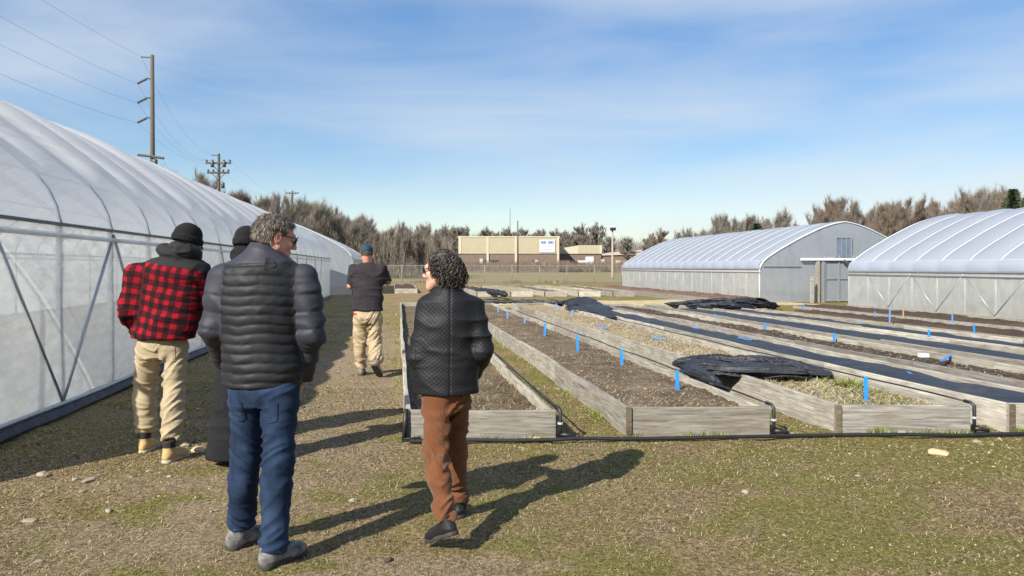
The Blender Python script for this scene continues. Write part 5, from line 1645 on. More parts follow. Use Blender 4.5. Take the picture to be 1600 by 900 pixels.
def hand_sdf(wr, d, n, side, curl=0.5, h=0.0032):
    """palm, four unequal fingers and a thumb; n points out of the palm"""
    d = nrm(d); n = nrm(np.asarray(n) - d * np.dot(n, d)); sd = np.cross(d, n) * side
    s = Sdf(wr - 0.17, wr + 0.23, h) if False else Sdf(np.minimum(wr, wr + d * .2) - .07, np.maximum(wr, wr + d * .2) + .07, h)
    Rm = np.stack([sd, d, n], 1)
    s.cone(wr - d * .03, wr + d * .02, .027, .028, .01)
    s.ell(wr + d * .052, (.041, .054, .017), Rm, .015)
    for i, (off, ln) in enumerate(((.030, .070), (.0105, .080), (-.010, .074), (-.029, .058))):
        b = wr + d * (.094 - .010 * (i == 3)) + sd * off
        a1, a2, a3 = curl * .7 + .06 * i, curl * 1.7 + .08 * i, curl * 2.5 + .08 * i
        p = b
        spread = sd * (off * 1.6)
        for a, f, r0, r1 in ((a1, .45, .0090, .0084), (a2, .32, .0084, .0078), (a3, .23, .0078, .0066)):
            q = p + nrm(d * math.cos(a) + n * math.sin(a) + spread) * ln * f
            s.cone(p, q, r0, r1, .003); p = q
    t0 = wr + d * .028 + sd * .030
    t1 = t0 + nrm(d * .62 + sd * .62 + n * .35) * .042
    t2 = t1 + nrm(d * .85 + sd * .22 + n * .5) * .034
    s.cone(t0, t1, .0135, .011, .012); s.cone(t1, t2, .0105, .008, .003)
    return s.mesh()
def merge(parts):
    V = np.concatenate([p[0] for p in parts]); off = np.cumsum([0] + [len(p[0]) for p in parts[:-1]])
    return V, np.concatenate([p[1] + o for p, o in zip(parts, off)])
def bone_uv(V, bones):
    best = np.full(len(V), 1e9); G = np.zeros(len(V), int); U = np.zeros(len(V)); S = np.zeros(len(V))
    for g_, (a, b, r, grp) in enumerate(bones):
        a, b = np.asarray(a, float), np.asarray(b, float)
        ab = b - a; L2 = ab @ ab; t = ((V - a) @ ab) / L2
        tc = np.clip(t, 0, 1)
        dist = np.linalg.norm(V - a - tc[:, None] * ab, axis=1) - r
        ax = ab / math.sqrt(L2)
        ref = np.array([0, -1.0, 0]) - ax * (-ax[1]); ref = ref / max(np.linalg.norm(ref), 1e-6); e2 = np.cross(ax, ref)
        ang = np.arctan2((V - a) @ e2, (V - a) @ ref)
        m = dist < best
        best[m] = dist[m]; G[m] = grp; U[m] = ang[m] * r; S[m] = (t[m] * math.sqrt(L2))
    return G, U, S
def wear(root, name, V, Fq, mats, uv=None, mat_idx=None, parent=None):
    o = np.array(root.location)
    me = fast_mesh(name, V - o, Fq, mats, True, mat_idx)
    if uv is not None:
        at = me.attributes.new('cloth', 'FLOAT_VECTOR', 'POINT')
        at.data.foreach_set('vector', np.stack([uv[1], uv[2], uv[0].astype(float)], 1).astype(np.float32).ravel())
    return link(name, me, parent or root)
def bounds(pts, pad):
    q = np.array(pts); return q.min(0) - pad, q.max(0) + pad
def make_body(J, root, label, mat, sc=1.0, hands=()):
    pts = [J[k] for k in J if k not in ('head', 'R')] + [J['head'] + np.array([0, 0, .16]), J['head'] - np.array([0, 0, .16])]
    lo, hi = bounds(pts, .15); lo[2] = -0.01
    s = Sdf(lo, hi, .0085)
    pel = (J['hipL'] + J['hipR']) / 2; ch = (J['shL'] + J['shR']) / 2
    yaw = math.atan2((J['shR'] - J['shL'])[1], (J['shR'] - J['shL'])[0])
    hw = np.linalg.norm(J['shR'] - J['shL']) / 2
    z0, z1 = pel[2] - .06, ch[2] + .03
    def mid(f): return pel[:2] * (1 - f) + ch[:2] * f
    secs = [(*mid(0), z0, .115, .072), (*mid(.2), z0 + .15 * (z1 - z0), .12, .085), (*mid(.45), z0 + .45 * (z1 - z0), .12, .088), (*mid(.8), z0 + .78 * (z1 - z0), hw * .86, .10), (*mid(1), z1 - .02, hw * .7, .085), (*mid(1), z1 + .03, .07, .06)]
    s.loft(secs, yaw, .04)
    nb = J['neck']
    s.cone(nb - np.array([0, 0, .04]), J['head'] + J['R'] @ np.array([0, -.028, -.06]) * sc, .062 * sc, .054 * sc, .03)
    for q in 'LR':
        s.cone(J['sh' + q], J['el' + q], .050, .041, .03); s.cone(J['el' + q], J['wr' + q], .040, .027, .02)
        s.cone(J['hip' + q], J['kn' + q], .075, .052, .03); s.cone(J['kn' + q], J['an' + q], .050, .034, .02)
    parts = [s.mesh()]
    s2 = Sdf(*bounds([J['head']], .17), .0045)
    head_prims(s2, J['head'], J['R'], sc)
    s2.cone(nb, J['head'] + J['R'] @ np.array([0, -.028, -.05]) * sc, .060 * sc, .054 * sc, .025)
    parts.append(s2.mesh())
    for q in 'LR':
        d = nrm(J['wr' + q] - J['el' + q]); side = 1 if q == 'R' else -1
        n = nrm(np.array([-side * 0.6, 0.3, -0.5]))
        parts.append(hand_sdf(J['wr' + q], d, n, -side if False else (1 if np.cross(d, n)[2] > 0 else -1), 0.5))
    V, Fq = merge(parts)
    root.data = None if False else root.data
    me = fast_mesh('person', V - np.array(root.location), Fq, mat, True)
    return me
def person_root(name, me_fn, loc, label):
    pass
def eyes_glasses(root, o, Rm, sc, glasses=True):
    def L(p): return o + Rm @ (np.array(p, float) * sc) - np.array(root.location)
    for q in (-1, 1):
        bm = bmesh.new(); bmesh.ops.create_uvsphere(bm, u_segments=14, v_segments=10, radius=.0118 * sc)
        me = bpy.data.meshes.new('eye'); bm.to_mesh(me); bm.free(); me.materials.append(M_EYE)
        link('eye', me, root, tuple(L((q * .033, .088, .014))))
    if glasses:
        gl = MB()
        for q in (-1, 1):
            ring = [L((q * .034 + .027 * math.cos(a), .113 - abs(q * .034 + .027 * math.cos(a)) ** 2 * 4.5, .012 + .021 * math.sin(a))) for a in np.linspace(0, 2 * math.pi, 19)]
            gl.tube(ring, .0028 * sc, 5)
            gl.tube([L((q * .061, .100, .017)), L((q * .078, .045, .016)), L((q * .081, -.008, .012)), L((q * .080, -.025, -.004))], .0032 * sc, 5)
        gl.tube([L((-.008, .114, .016)), L((0, .118, .018)), L((.008, .114, .016))], .0025 * sc, 5)
        f = gl.obj('sunglasses', M_LENS, root, smooth=True)
        for q in (-1, 1):
            mb = MB(); c = L((q * .034, .1105 - .034 ** 2 * 4.5, .012))
            ring = [L((q * .034 + .026 * math.cos(a), .112 - abs(q * .034 + .026 * math.cos(a)) ** 2 * 4.5, .012 + .020 * math.sin(a))) for a in np.linspace(0, 2 * math.pi, 18, endpoint=False)]
            mb.add([c] + ring, [(0, i + 1, (i + 1) % 18 + 1) for i in range(18)])
            mb.obj('lens', M_LENS, f, smooth=True)
def shoe(root, ankle, ground, heading, pitch, mat, solemat, sc=1.0, boot=0.0, collar=None, h=.006):
    """heading in degrees to the right of the view; pitch lifts the heel"""
    a = R(heading)
    Rm = rotz(-a) @ rotx(-R(pitch))
    piv = np.array([0, .11 * sc, 0])
    base = np.array([ankle[0], ankle[1], ground]) if pitch == 0 else None
    if base is None:
        # keep the ankle where it is and let the ball of the foot touch the ground
        off = Rm @ (np.array([0, -.02, .085]) * sc)
        base = np.array(ankle) - off
    def L(p): return base + Rm @ (np.array(p, float) * sc)
    s = Sdf(*bounds([L((0, -.1, 0)), L((0, .22, 0)), L((0, -.02, .14 + boot))], .08), h)
    s.ell(L((0, -.038, .05)), np.array((.037, .046, .052)) * sc, Rm, .02)
    s.cone(L((0, -.01, .06)), L((0, .10, .04)), .045 * sc, .040 * sc, .02)
    s.ell(L((.004, .125, .034)), np.array((.046, .072, .038)) * sc, Rm, .025)
    s.cone(L((0, -.018, .06)), L((0, -.024, .115 + boot)), .043 * sc, .046 * sc, .02)
    s.plane_cut(L((0, 0, .018)), -(Rm @ np.array([0, 0, 1.0])))
    s.plane_cut(L((0, 0, .118 + boot)), Rm @ np.array([0, 0, 1.0]))
    V, Fq = s.mesh()
    lz = ((V - base) @ Rm)[:, 2] / sc
    mi = None; mats = mat
    if collar is not None:
        mats = [mat, collar]; mi = (lz[Fq].mean(1) > .10 + boot * .35).astype(int)
    V = V + normals(V, Fq) * (0.004 * (fold_noise(V, 22, 22, 30, 3.0) - .5))[:, None]
    ob = wear(root, 'shoe' if not boot else 'boot', V, Fq, mats, mat_idx=mi)
    s = Sdf(*bounds([L((0, -.1, 0)), L((0, .22, 0))], .08), h)
    s.cone(L((0, -.042, .012)), L((0, .06, .012)), .042 * sc, .040 * sc, .02)
    s.cone(L((0, .06, .012)), L((.004, .150, .012)), .041 * sc, .047 * sc, .02)
    up = Rm @ np.array([0, 0, 1.0])
    s.plane_cut(L((0, 0, .028)), up); s.plane_cut(L((0, 0, 0)), -up)
    V, Fq = s.mesh()
    wear(root, 'sole', V, Fq, solemat, parent=ob)
    # laces / stitching across the instep
    return ob
def trousers(root, J, mats, rad, hemL, hemR, waist, h=.0075, fold=.012, seed=1.0, name='trousers', uvoff=0):
    """rad: thigh, knee, hem radii"""
    pts = [J[k] for k in ('hipL', 'hipR', 'knL', 'knR', 'anL', 'anR')]
    lo, hi = bounds(pts, .2); hi[2] = waist + .05
    s = Sdf(lo, hi, h)
    pel = (J['hipL'] + J['hipR']) / 2
    yaw = math.atan2((J['hipR'] - J['hipL'])[1], (J['hipR'] - J['hipL'])[0])
    hw = np.linalg.norm((J['hipR'] - J['hipL'])) / 2 + rad[0]
    s.loft([(pel[0], pel[1], pel[2] - .07, hw * .96, rad[0] * 1.12), (pel[0], pel[1] - .01, pel[2] + .02, hw, rad[0] * 1.28), (pel[0], pel[1], waist + .04, hw * .92, rad[0] * 1.15)], yaw, .02)
    bones = []
    for q, hem in (('L', hemL), ('R', hemR)):
        hp, kn, an = J['hip' + q], J['kn' + q], J['an' + q]
        foot = an + (an - kn) * .12
        s.cone(hp, kn, rad[0], rad[1], .025); s.cone(kn, foot, rad[1], rad[2], .03)
        calf = kn + (an - kn) * .3 - np.array([0, .012, 0])
        s.ell(calf, (rad[1] * .98, rad[1] * 1.02, .12), None, .03)
        bones += [(hp, kn, rad[0], 0 if q == 'L' else 1), (kn, foot, rad[1], 0 if q == 'L' else 1)]
        # hem, cut square to the shin
        ax = nrm(foot - kn)
        p = kn + ax * hem
        ll, hh = bounds([kn + ax * (hem - .02), foot + ax * .25], .14)
        s.plane_cut(p, ax, ll, hh)
    V, Fq = s.mesh()
    N = normals(V, Fq)
    # cloth folds: stacked above the hem, fanned behind the knee, drawn from the crotch
    f = np.zeros(len(V))
    for q, hem in (('L', hemL), ('R', hemR)):
        kn, an = J['kn' + q], J['an' + q]
        dk = np.linalg.norm(V - kn, axis=1); da = np.linalg.norm(V - (kn + nrm(an - kn) * (hem - .05)), axis=1)
        f += np.exp(-(dk / .15) ** 2) * .8 + np.exp(-(da / .13) ** 2) * 1.25
    dc = np.linalg.norm(V - pel + np.array([0, 0, .08]), axis=1)
    f += np.exp(-(dc / .17) ** 2) * .9 + .25
    f = np.minimum(f, 1.4)
    sk = V[:, 0] * 5 + V[:, 1] * 3
    wp = .10 * (vnoise(V[:, 0] * 6 + seed, V[:, 1] * 6, V[:, 2] * 4) - .5)
    n1 = fold_noise(np.stack([V[:, 0] + wp, V[:, 1], V[:, 2] + .10 * np.sin(sk) + wp + .9 * np.where(V[:, 0] > pel[0], -1, 1) * (V[:, 0] - pel[0])], 1), 4.5, 5.0, 21.0, seed) - .5
    n2 = fold_noise(V, 9, 9, 30, seed + 3) - .5
    n3 = vnoise(V[:, 0] * 5 + seed, V[:, 1] * 5, V[:, 2] * 3) - .5
    sh = np.clip(n1 + .5, 0, 1) ** 2.2 - .35
    V = V + N * (f * fold * (sh * 2.0 + n2 * .6) + n3 * fold * .9)[:, None]
    V = smooth_v(V, Fq, 1, .2)
    return wear(root, name, V, Fq, mats, bone_uv(V, bones)), V, Fq
def jacket(root, J, secs, yaw, arms, hem, mats, h=.0075, cloth=None, classify=None, seed=1.0, fold=.010, name='jacket', extra=None, sleeve_cut=None, puff=None, k=.035, power=2.0):
    """arms: radii (shoulder, elbow, cuff)"""
    pts = [J[q + s_] for q in ('sh', 'el', 'wr') for s_ in 'LR'] + [np.array([c[0], c[1], c[2]]) for c in secs]
    lo, hi = bounds(pts, .2); lo[2] = hem - .05
    s = Sdf(lo, hi, h)
    s.loft(secs, yaw, .03, power=power)
    top = max(secs, key=lambda t: t[2]); bot = min(secs, key=lambda t: t[2])
    bones = [(np.array(bot[:3]), np.array([bot[0] + (top[0]-bot[0]), bot[1] + (top[1]-bot[1]), top[2]]), .19, 0)]
    for gi, q in ((1, 'L'), (2, 'R')):
        sh, el, wr = J['sh' + q], J['el' + q], J['wr' + q]
        s.cone(sh, el, arms[0], arms[1], k)
        end = wr
        if sleeve_cut: end = None
        if end is not None: s.cone(el, wr, arms[1], arms[2], .025)
        else:
            ax = nrm(el - sh); p = sh + ax * sleeve_cut
            ll, hh = bounds([p + ax * .01, el + ax * .1], .075)
            s.plane_cut(p, ax, ll, hh)
        bones += [(sh, el, arms[0], gi), (el, wr, arms[1], gi + (2 if not sleeve_cut else 0))]
    if extra: extra(s)
    s.plane_cut(np.array([0, 0, hem]), np.array([0, 0, -1.0]))
    V, Fq = s.mesh(); N = normals(V, Fq)
    G, U, S = bone_uv(V, bones)
    n1 = fold_noise(np.stack([V[:, 0] + V[:, 2] * .35, V[:, 1], V[:, 2]], 1), 4.2, 5.5, 10.0, seed) - .5
    n2 = fold_noise(V, 9, 9, 22, seed + 3) - .5
    f = np.full(len(V), .55)
    for q in 'LR':
        f += 1.0 * np.exp(-(np.linalg.norm(V - J['el' + q], axis=1) / .13) ** 2) + .5 * np.exp(-(np.linalg.norm(V - J['sh' + q] + np.array([0, 0, .08]), axis=1) / .12) ** 2)
    sh = np.clip(n1 + .5, 0, 1) ** 2 - .35
    d = f * fold * (sh * 1.7 + n2 * .6)
    if puff is not None: d = d + puff(V, G, U, S)
    V = V + N * d[:, None]
    V = smooth_v(V, Fq, 1, .3)
    mi = classify(V[Fq].mean(1), G[Fq[:, 0]]) if classify else None
    return wear(root, name, V, Fq, mats, (G, U, S), mi), V, Fq
def patch(root, V, Fq, name, mat, px0, px1, py0, py1, Y, off=.004, shape=None, parent=None, n=9, thick=.006, blob=False):
    """small piece of cloth or badge laid on a garment, as seen from behind"""
    tris = np.concatenate([Fq[:, [0, 1, 2]], Fq[:, [0, 2, 3]]])
    tree_ = BVHTree.FromPolygons([tuple(v) for v in V], [tuple(t) for t in tris.tolist()])
    rows = []
    for j in range(n):
        row = []
        for i in range(n):
            a, b = i / (n - 1), j / (n - 1)
            if blob:
                aa_, bb_ = 2 * a - 1, 2 * b - 1
                r = .82 + .14 * math.sin(3 * math.atan2(bb_, aa_) + 1) + .08 * math.sin(5 * math.atan2(bb_, aa_))
                aa, bb = 2 * a - 1, 2 * b - 1
                m = max(abs(aa), abs(bb)) or 1; rr = math.hypot(aa, bb) or 1
                a, b = .5 + aa * m / rr * .5 * r, .5 + bb * m / rr * .5 * r
            px, py = px0 + (px1 - px0) * a, py0 + (py1 - py0) * b
            if shape: py = shape(a, b, px, py)
            p = P(px, py, Y)
            hit = tree_.ray_cast(Vector((p[0], p[1] - 1.0, p[2])), Vector((0, 1, 0)))
            if hit[0] is None: return None
            q = hit[0] + hit[1] * (off + .002 * math.sin(9 * a))
            row.append(np.array(q) - np.array(root.location))
        rows.append(row)
    mb = MB().grid(rows)
    # turned-down rim gives the piece its thickness
    rim = rows[0] + [r_[-1] for r_ in rows[1:]] + rows[-1][-2::-1] + [r_[0] for r_ in rows[-2:0:-1]]
    k = len(rim); vs = list(rim) + [p + np.array([0, thick, 0]) for p in rim]
    mb.add(vs, [(i, (i + 1) % k, k + (i + 1) % k, k + i) for i in range(k)])
    return mb.obj(name, mat, parent or root, smooth=False)
def scalp_hair(root, o, Rm, sc, n, length, mat, seed, keep, wd=.004, down=.6, name='hair', curl=None):
    r = np.random.RandomState(seed)
    loc = np.array(root.location)
    mb = MB() if curl else None
    V = []; Fc = []
    cnt = 0
    while cnt < n:
        d = r.normal(size=3); d /= np.linalg.norm(d)
        if not keep(d): continue
        cnt += 1
        p = np.array((0, -.012, .035)) + d * np.array((.078, .098, .090))
        w0 = o + Rm @ (p * sc); nr = Rm @ nrm(d / np.array((.078, .098, .09)))
        dn = np.array([0, 0, -1.0])
        back = Rm @ np.array([0, -1.0, 0])
        t = nrm(nr * .5 + (dn + back * .35) * down + r.normal(0, .22, 3))
        ln = length * r.uniform(.6, 1.25)
        if curl is None:
            side = nrm(np.cross(t, nr) + 1e-3) * wd * r.uniform(.6, 1.3)
            m = w0 + t * ln * .5 + nr * .004; t2 = nrm(t + dn * .5 + r.normal(0, .2, 3)); e = m + t2 * ln * .5
            k = len(V); w0 = w0 - nr * .004
            V.extend([w0 - side, w0 + side, m + side * .8, m - side * .8, e]); Fc.extend([(k, k + 1, k + 2), (k, k + 2, k + 3), (k + 3, k + 2, k + 4)])
        else:
            e1 = nrm(np.cross(t, r.normal(size=3))); e2 = np.cross(t, e1)
            ph = r.uniform(0, 6.28); rad = curl * r.uniform(.6, 1.3); turns = ln / .034
            pts = []
            m = 22
            q = w0 - nr * .006; tt = t.copy()
            for i in range(m):
                f = i / (m - 1)
                tt = nrm(tt + dn * .045 + nr * .01)
                q = q + tt * ln / m
                rr = rad * min(1, f * 3) * (1 - .35 * f)
                pts.append(q + (e1 * math.cos(ph + f * turns * 6.28) + e2 * math.sin(ph + f * turns * 6.28)) * rr - loc)
            mb.tube(pts, [wd * (1 - .55 * i / (m - 1)) for i in range(m)], 3, cap=False)
    if curl is None: return link(name, fast_mesh(name, np.array(V) - loc, np.array(Fc), mat), root)
    return mb.obj(name, mat, root, smooth=True)
def new_person(label, loc):
    o = link('person', bpy.data.meshes.new('person'), None, tuple(loc))
    return tag(o, label, 'person')

# ---- the man in the puffer jacket (nearest, left of centre)
Yb = 3.97
hb = P(431, 371, Yb + .03)
J = dict(hipL=P(388, 612, 3.96), hipR=P(438, 612, 3.94), knL=P(384, 716, 4.02), knR=P(434, 724, 3.90), anL=P(377, 822, 4.10), anR=P(428, 855, 3.85),
         shL=P(349, 434, Yb), shR=P(476, 434, Yb), elL=P(333, 512, Yb - .02), elR=P(487, 522, Yb - .01), wrL=P(352, 566, Yb + .17), wrR=P(472, 590, Yb + .13),
         neck=P(415, 395, Yb), head=hb, R=rotz(-R(58)) @ rotx(-R(16)))
B = new_person('person in navy puffer jacket and blue jeans with grey hair, nearest the camera', (J['neck'][0], Yb, 0))
B.data = make_body(J, B, '', M_SKINR, .98)
eyes_glasses(B, hb, J['R'], .98)
tr, V, Fq = trousers(B, J, M_DENIM, (.096, .076, .068), .405, .445, .90, fold=.008, seed=2.0)
for a, b, c, d in ((362, 392, 622, 655), (414, 446, 622, 655)):
    patch(B, V, Fq, 'back_pocket', M_DENIM, a, b, c, d, Yb, shape=lambda a_, b_, px, py: py - (0 if b_ < .5 else (abs(a_ - .5) * 10 * (b_ - .5) * 2)), parent=tr)
m_ = 3.437e-3
def sec(cx, py, hw, ry, Y, dy=0.0, k=m_):
    p = P(cx, py, Y); return (p[0], p[1] + dy, p[2], hw * k, ry)
secs = [sec(411, 600, 59, .150, Yb), sec(411, 575, 62, .155, Yb), sec(410, 520, 60, .150, Yb), sec(408, 460, 64, .150, Yb), sec(408, 432, 66, .140, Yb), sec(409, 412, 56, .120, Yb), sec(411, 398, 34, .098, Yb + .01), sec(414, 388, 25, .082, Yb + .02), sec(417, 379, 22.5, .076, Yb + .03)]
def puffB(V, G, U, S):
    z = V[:, 2]
    body = (G == 0) & (z < 1.565)
    d = np.zeros(len(V))
    wv = .020 * (vnoise(V[:, 0] * 7, V[:, 1] * 7, z * 3) - .5) + .008 * (vnoise(V[:, 0] * 19, V[:, 1] * 14, z * 9) - .5) + .004 * np.sin(V[:, 0] * 14)
    ph = np.abs(np.sin(np.pi * (z + wv) / .050))
    pk = .35 + 1.1 * vnoise(V[:, 0] * 30, V[:, 1] * 22, z * 13)
    d = np.where(body, (.0105 * ph ** .42 - .006) * pk, d)
    arm = G > 0
    sv = S
    ph2 = np.abs(np.sin(np.pi * (sv + wv * .8) / .092))
    d = np.where(arm, (.0105 * ph2 ** .35 - .007) * pk * np.clip((1.50 - z) / .06, 0.15, 1), d)
    # yoke seam
    d += np.where((G == 0), -.010 * np.exp(-((z - 1.565) / .007) ** 2), 0)
    return d
def clB(C, G):
    return ((G == 0) & (C[:, 2] < 1.566)).astype(int)
jk, VJ, FJ = jacket(B, J, secs, 0.03, (.073, .066, .054), P(0, 600, Yb)[2] + .0, [M_PUFFN, M_PUFFD], puff=puffB, classify=clB, fold=.010, seed=4.0, k=.04, h=.0065)
patch(B, VJ, FJ, 'logo_patch', M_YOKE, 421, 441, 402, 424, Yb, blob=True, off=.004, parent=jk)
# hem band and collar lining of the puffer
hz = P(0, 600, Yb)[2]
shoe(B, J['anL'], 0.0, 34, 0, M_SNEAK, M_SOLE, 1.08)
shoe(B, J['anR'], 0.0, 30, 0, M_SNEAK, M_SOLE, 1.08)
keepB = lambda d: (d[2] > -.35 - .2 * (d[1] < 0) * 1 and d[1] < .62 + .3 * d[2] and not (abs(d[0]) > .75 and d[2] < .25 and d[1] > -.25)) and not (d[1] > .45 and d[2] < .55)
s = Sdf(*bounds([hb], .17), .006)
s.ell(hb + J['R'] @ np.array((0, -.016, .040)) * .98, np.array((.0775, .095, .088)) * .98, J['R'], .01)
s.plane_cut(hb + J['R'] @ np.array((0, .048, .04)), J['R'] @ nrm((0, 1, -.75)))
s.plane_cut(hb + J['R'] @ np.array((0, -.02, -.052)), J['R'] @ nrm((0, .35, -1)))
V, Fq = s.mesh(); V = V + normals(V, Fq) * (.010 * (fold_noise(V, 30, 30, 26, 2.0) - .5))[:, None]
hr = wear(B, 'hair', V, Fq, M_HAIRB)
scalp_hair(B, hb, J['R'], 1.04, 5200, .040, M_HAIRB, 5, keepB, wd=.0024, down=1.0, name='hair_strands')

# ---- the woman in black quilted jacket
Ye = 4.35
he = P(689, 423, Ye + .02)
J = dict(hipL=P(683, 622, 4.33), hipR=P(713, 620, 4.38), knL=P(681, 715, 4.22), knR=P(712, 706, 4.52), anL=P(697, 816, 4.00), anR=P(717, 785, 4.62),
         shL=P(671, 480, Ye), shR=P(739, 480, Ye + .02), elL=P(656, 556, Ye - .02), elR=P(755, 545, Ye - .03), wrL=P(668, 574, Ye + .20), wrR=P(741, 582, Ye + .16),
         neck=P(701, 452, Ye), head=he, R=rotz(R(76)) @ rotx(-R(4)))
E = new_person('person in black quilted jacket and brown corduroy trousers with dark curly hair', (J['neck'][0], Ye, 0))
E.data = make_body(J, E, '', M_SKIN, .92)
eyes_glasses(E, he, J['R'], .92)
trousers(E, J, M_CORD, (.084, .060, .050), .385, .375, .84, fold=.012, seed=6.0)
k_ = 3.766e-3
secs = [sec(697, 614, 51, .135, Ye, k=k_), sec(698, 585, 50, .135, Ye, k=k_), sec(700, 540, 46, .122, Ye, k=k_), sec(703, 500, 46, .125, Ye, k=k_), sec(704, 478, 45, .115, Ye, k=k_), sec(703, 463, 36, .10, Ye, k=k_), sec(701, 453, 22, .082, Ye, k=k_), sec(699, 446, 17, .070, Ye + .01, k=k_)]
def puffE(V, G, U, S):
    return np.where(G == 0, -.006 * np.exp(-((V[:, 0] - P(706, 0, Ye)[0]) / .004) ** 2) * (V[:, 1] < Ye), 0)
jk, VJ, FJ = jacket(E, J, secs, 0.05, (.066, .058, .047), P(0, 613, Ye)[2], M_QUILT, puff=puffE, fold=.011, seed=8.0, h=.0065, k=.035)
shoe(E, J['anL'], 0.0, -48, 24, M_LEATHER, M_SOLE, .92)
shoe(E, J['anR'], 0.0, -6, 0, M_LEATHER, M_SOLE, .92)
# scarf end at the throat
# curly hair
s = Sdf(*bounds([he], .19), .007)
s.ell(he + J['R'] @ np.array((0, -.026, .036)), (.076, .082, .084), J['R'], .02)
s.ell(he + J['R'] @ np.array((.0, -.062, -.035)), (.074, .050, .074), J['R'], .03)
s.plane_cut(he + J['R'] @ np.array((0, .040, .05)), J['R'] @ nrm((0, 1, -.55)))
V, Fq = s.mesh(); V = V + normals(V, Fq) * (.020 * (fold_noise(V, 24, 24, 22, 7.0) - .5))[:, None]
wear(E, 'hair', V, Fq, M_HAIRW)
keepE = lambda d: d[1] < .38 + .35 * d[2] and d[2] > -.55 and not (d[1] > .1 and d[2] < .15)
scalp_hair(E, he, J['R'], 1.05, 1600, .10, M_HAIRW, 6, keepE, wd=.0034, down=1.5, name='curls', curl=.0115)

# ---- the man in the plaid jacket
Ya = 6.1
ha = P(295, 379, Ya + .05)
J = dict(hipL=P(233, 545, Ya), hipR=P(274, 545, Ya), knL=P(226, 606, Ya + .12), knR=P(272, 615, Ya - .05), anL=P(228, 674, 6.22), anR=P(267, 691, 5.90),
         shL=P(214, 430, Ya - .03), shR=P(313, 428, Ya + .03), elL=P(204, 488, Ya - .06), elR=P(317, 478, Ya + .08), wrL=P(219, 520, Ya + .2), wrR=P(300, 500, Ya + .34),
         neck=P(282, 402, Ya), head=ha, R=rotz(-R(48)) @ rotx(-R(12)))
A = new_person('person in red and black plaid jacket and tan trousers beside the left greenhouse', (J['neck'][0], Ya, 0))
A.data = make_body(J, A, '', M_SKIND, 1.0)
eyes_glasses(A, ha, J['R'], 1.0, False)
tr, V, Fq = trousers(A, J, M_KHAKI, (.096, .083, .068), .37, .375, .99, fold=.014, seed=11.0, h=.008)
for a, b in ((213, 236), (258, 282)):
    patch(A, V, Fq, 'back_pocket', M_KHAKI, a, b, 538, 562, Ya, parent=tr, off=.003)
k_ = 5.28e-3
secs = [sec(255, 527, 49, .165, Ya, k=k_), sec(257, 505, 53, .175, Ya, k=k_), sec(260, 465, 54, .165, Ya, k=k_), sec(264, 435, 55, .16, Ya, k=k_), sec(267, 418, 50, .15, Ya, k=k_), sec(274, 406, 36, .125, Ya, k=k_), sec(281, 398, 20, .09, Ya, k=k_), sec(284, 392, 15, .08, Ya, k=k_)]
def clA(C, G):
    px = 800 + C[:, 0] / C[:, 1] * F
    zl = EYE - (406 + (px - 205) * .165 - HY) / F * Ya
    return ((C[:, 2] > zl) & (G < 3)).astype(int)
def hoodA(s):
    n = P(268, 396, Ya - .06)
    s.ell(n, (.125, .075, .055), rotz(-.25) @ roty(.22), .03)
    s.ell(P(257, 388, Ya - .03), (.07, .06, .045), None, .03)
jacket(A, J, secs, -0.12, (.092, .083, .058), P(0, 527, Ya)[2], [M_PLAID, M_YOKE], classify=clA, fold=.020, seed=13.0, h=.0085, extra=hoodA, k=.05)
shoe(A, J['anL'], 0.0, -4, 0, M_BOOT, M_SOLEP, 1.05, boot=.05, collar=M_BOOTD)
shoe(A, J['anR'], 0.0, 9, 0, M_BOOT, M_SOLEP, 1.05, boot=.05, collar=M_BOOTD)
def beanie(root, o, Rm, sc, name='beanie'):
    s = Sdf(*bounds([o], .19), .006)
    def L(p): return o + Rm @ (np.array(p) * sc)
    s.ell(L((0, -.016, .050)), np.array((.088, .106, .098)) * sc, Rm, .01)
    s.plane_cut(L((0, .02, .008)), Rm @ nrm((0, .12, -1)))
    for q in np.linspace(0, 2 * np.pi, 26, endpoint=False):
        a = L((.083 * math.cos(q), -.014 + .100 * math.sin(q), .030 - .006 * math.sin(q))); q2 = q + 2 * np.pi / 26
        b = L((.083 * math.cos(q2), -.014 + .100 * math.sin(q2), .030 - .006 * math.sin(q2)))
        s.cone(a, b, .014 * sc, .014 * sc, .012)
        s.cone(a - Rm @ np.array([0, 0, .022]), b - Rm @ np.array([0, 0, .022]), .013 * sc, .013 * sc, .012)
    V, Fq = s.mesh(); N = normals(V, Fq)
    lp = (V - o) @ Rm
    V = V + N * (.0016 * np.sin(np.arctan2(lp[:, 0], lp[:, 1]) * 46) + .004 * (fold_noise(V, 14, 14, 20, 3.3) - .5))[:, None]
    return wear(root, name, V, Fq, M_KNIT)
beanie(A, ha, J['R'], 1.09)
# hood of the black sweatshirt round the neck
s = Sdf(*bounds([ha], .22), .008)
for q in np.linspace(-2.6, 2.6, 15):
    c = P(288, 395, Ya) + rotz(-R(30)) @ np.array([.088 * math.sin(q), -.085 * math.cos(q), .028 * math.cos(q)])
    s.ell(c, (.047, .047, .052), None, .03)
V, Fq = s.mesh(); V = V + normals(V, Fq) * (.018 * (fold_noise(V, 12, 12, 20, 5.0) - .5))[:, None]
wear(A, 'hood', V, Fq, M_YOKE)

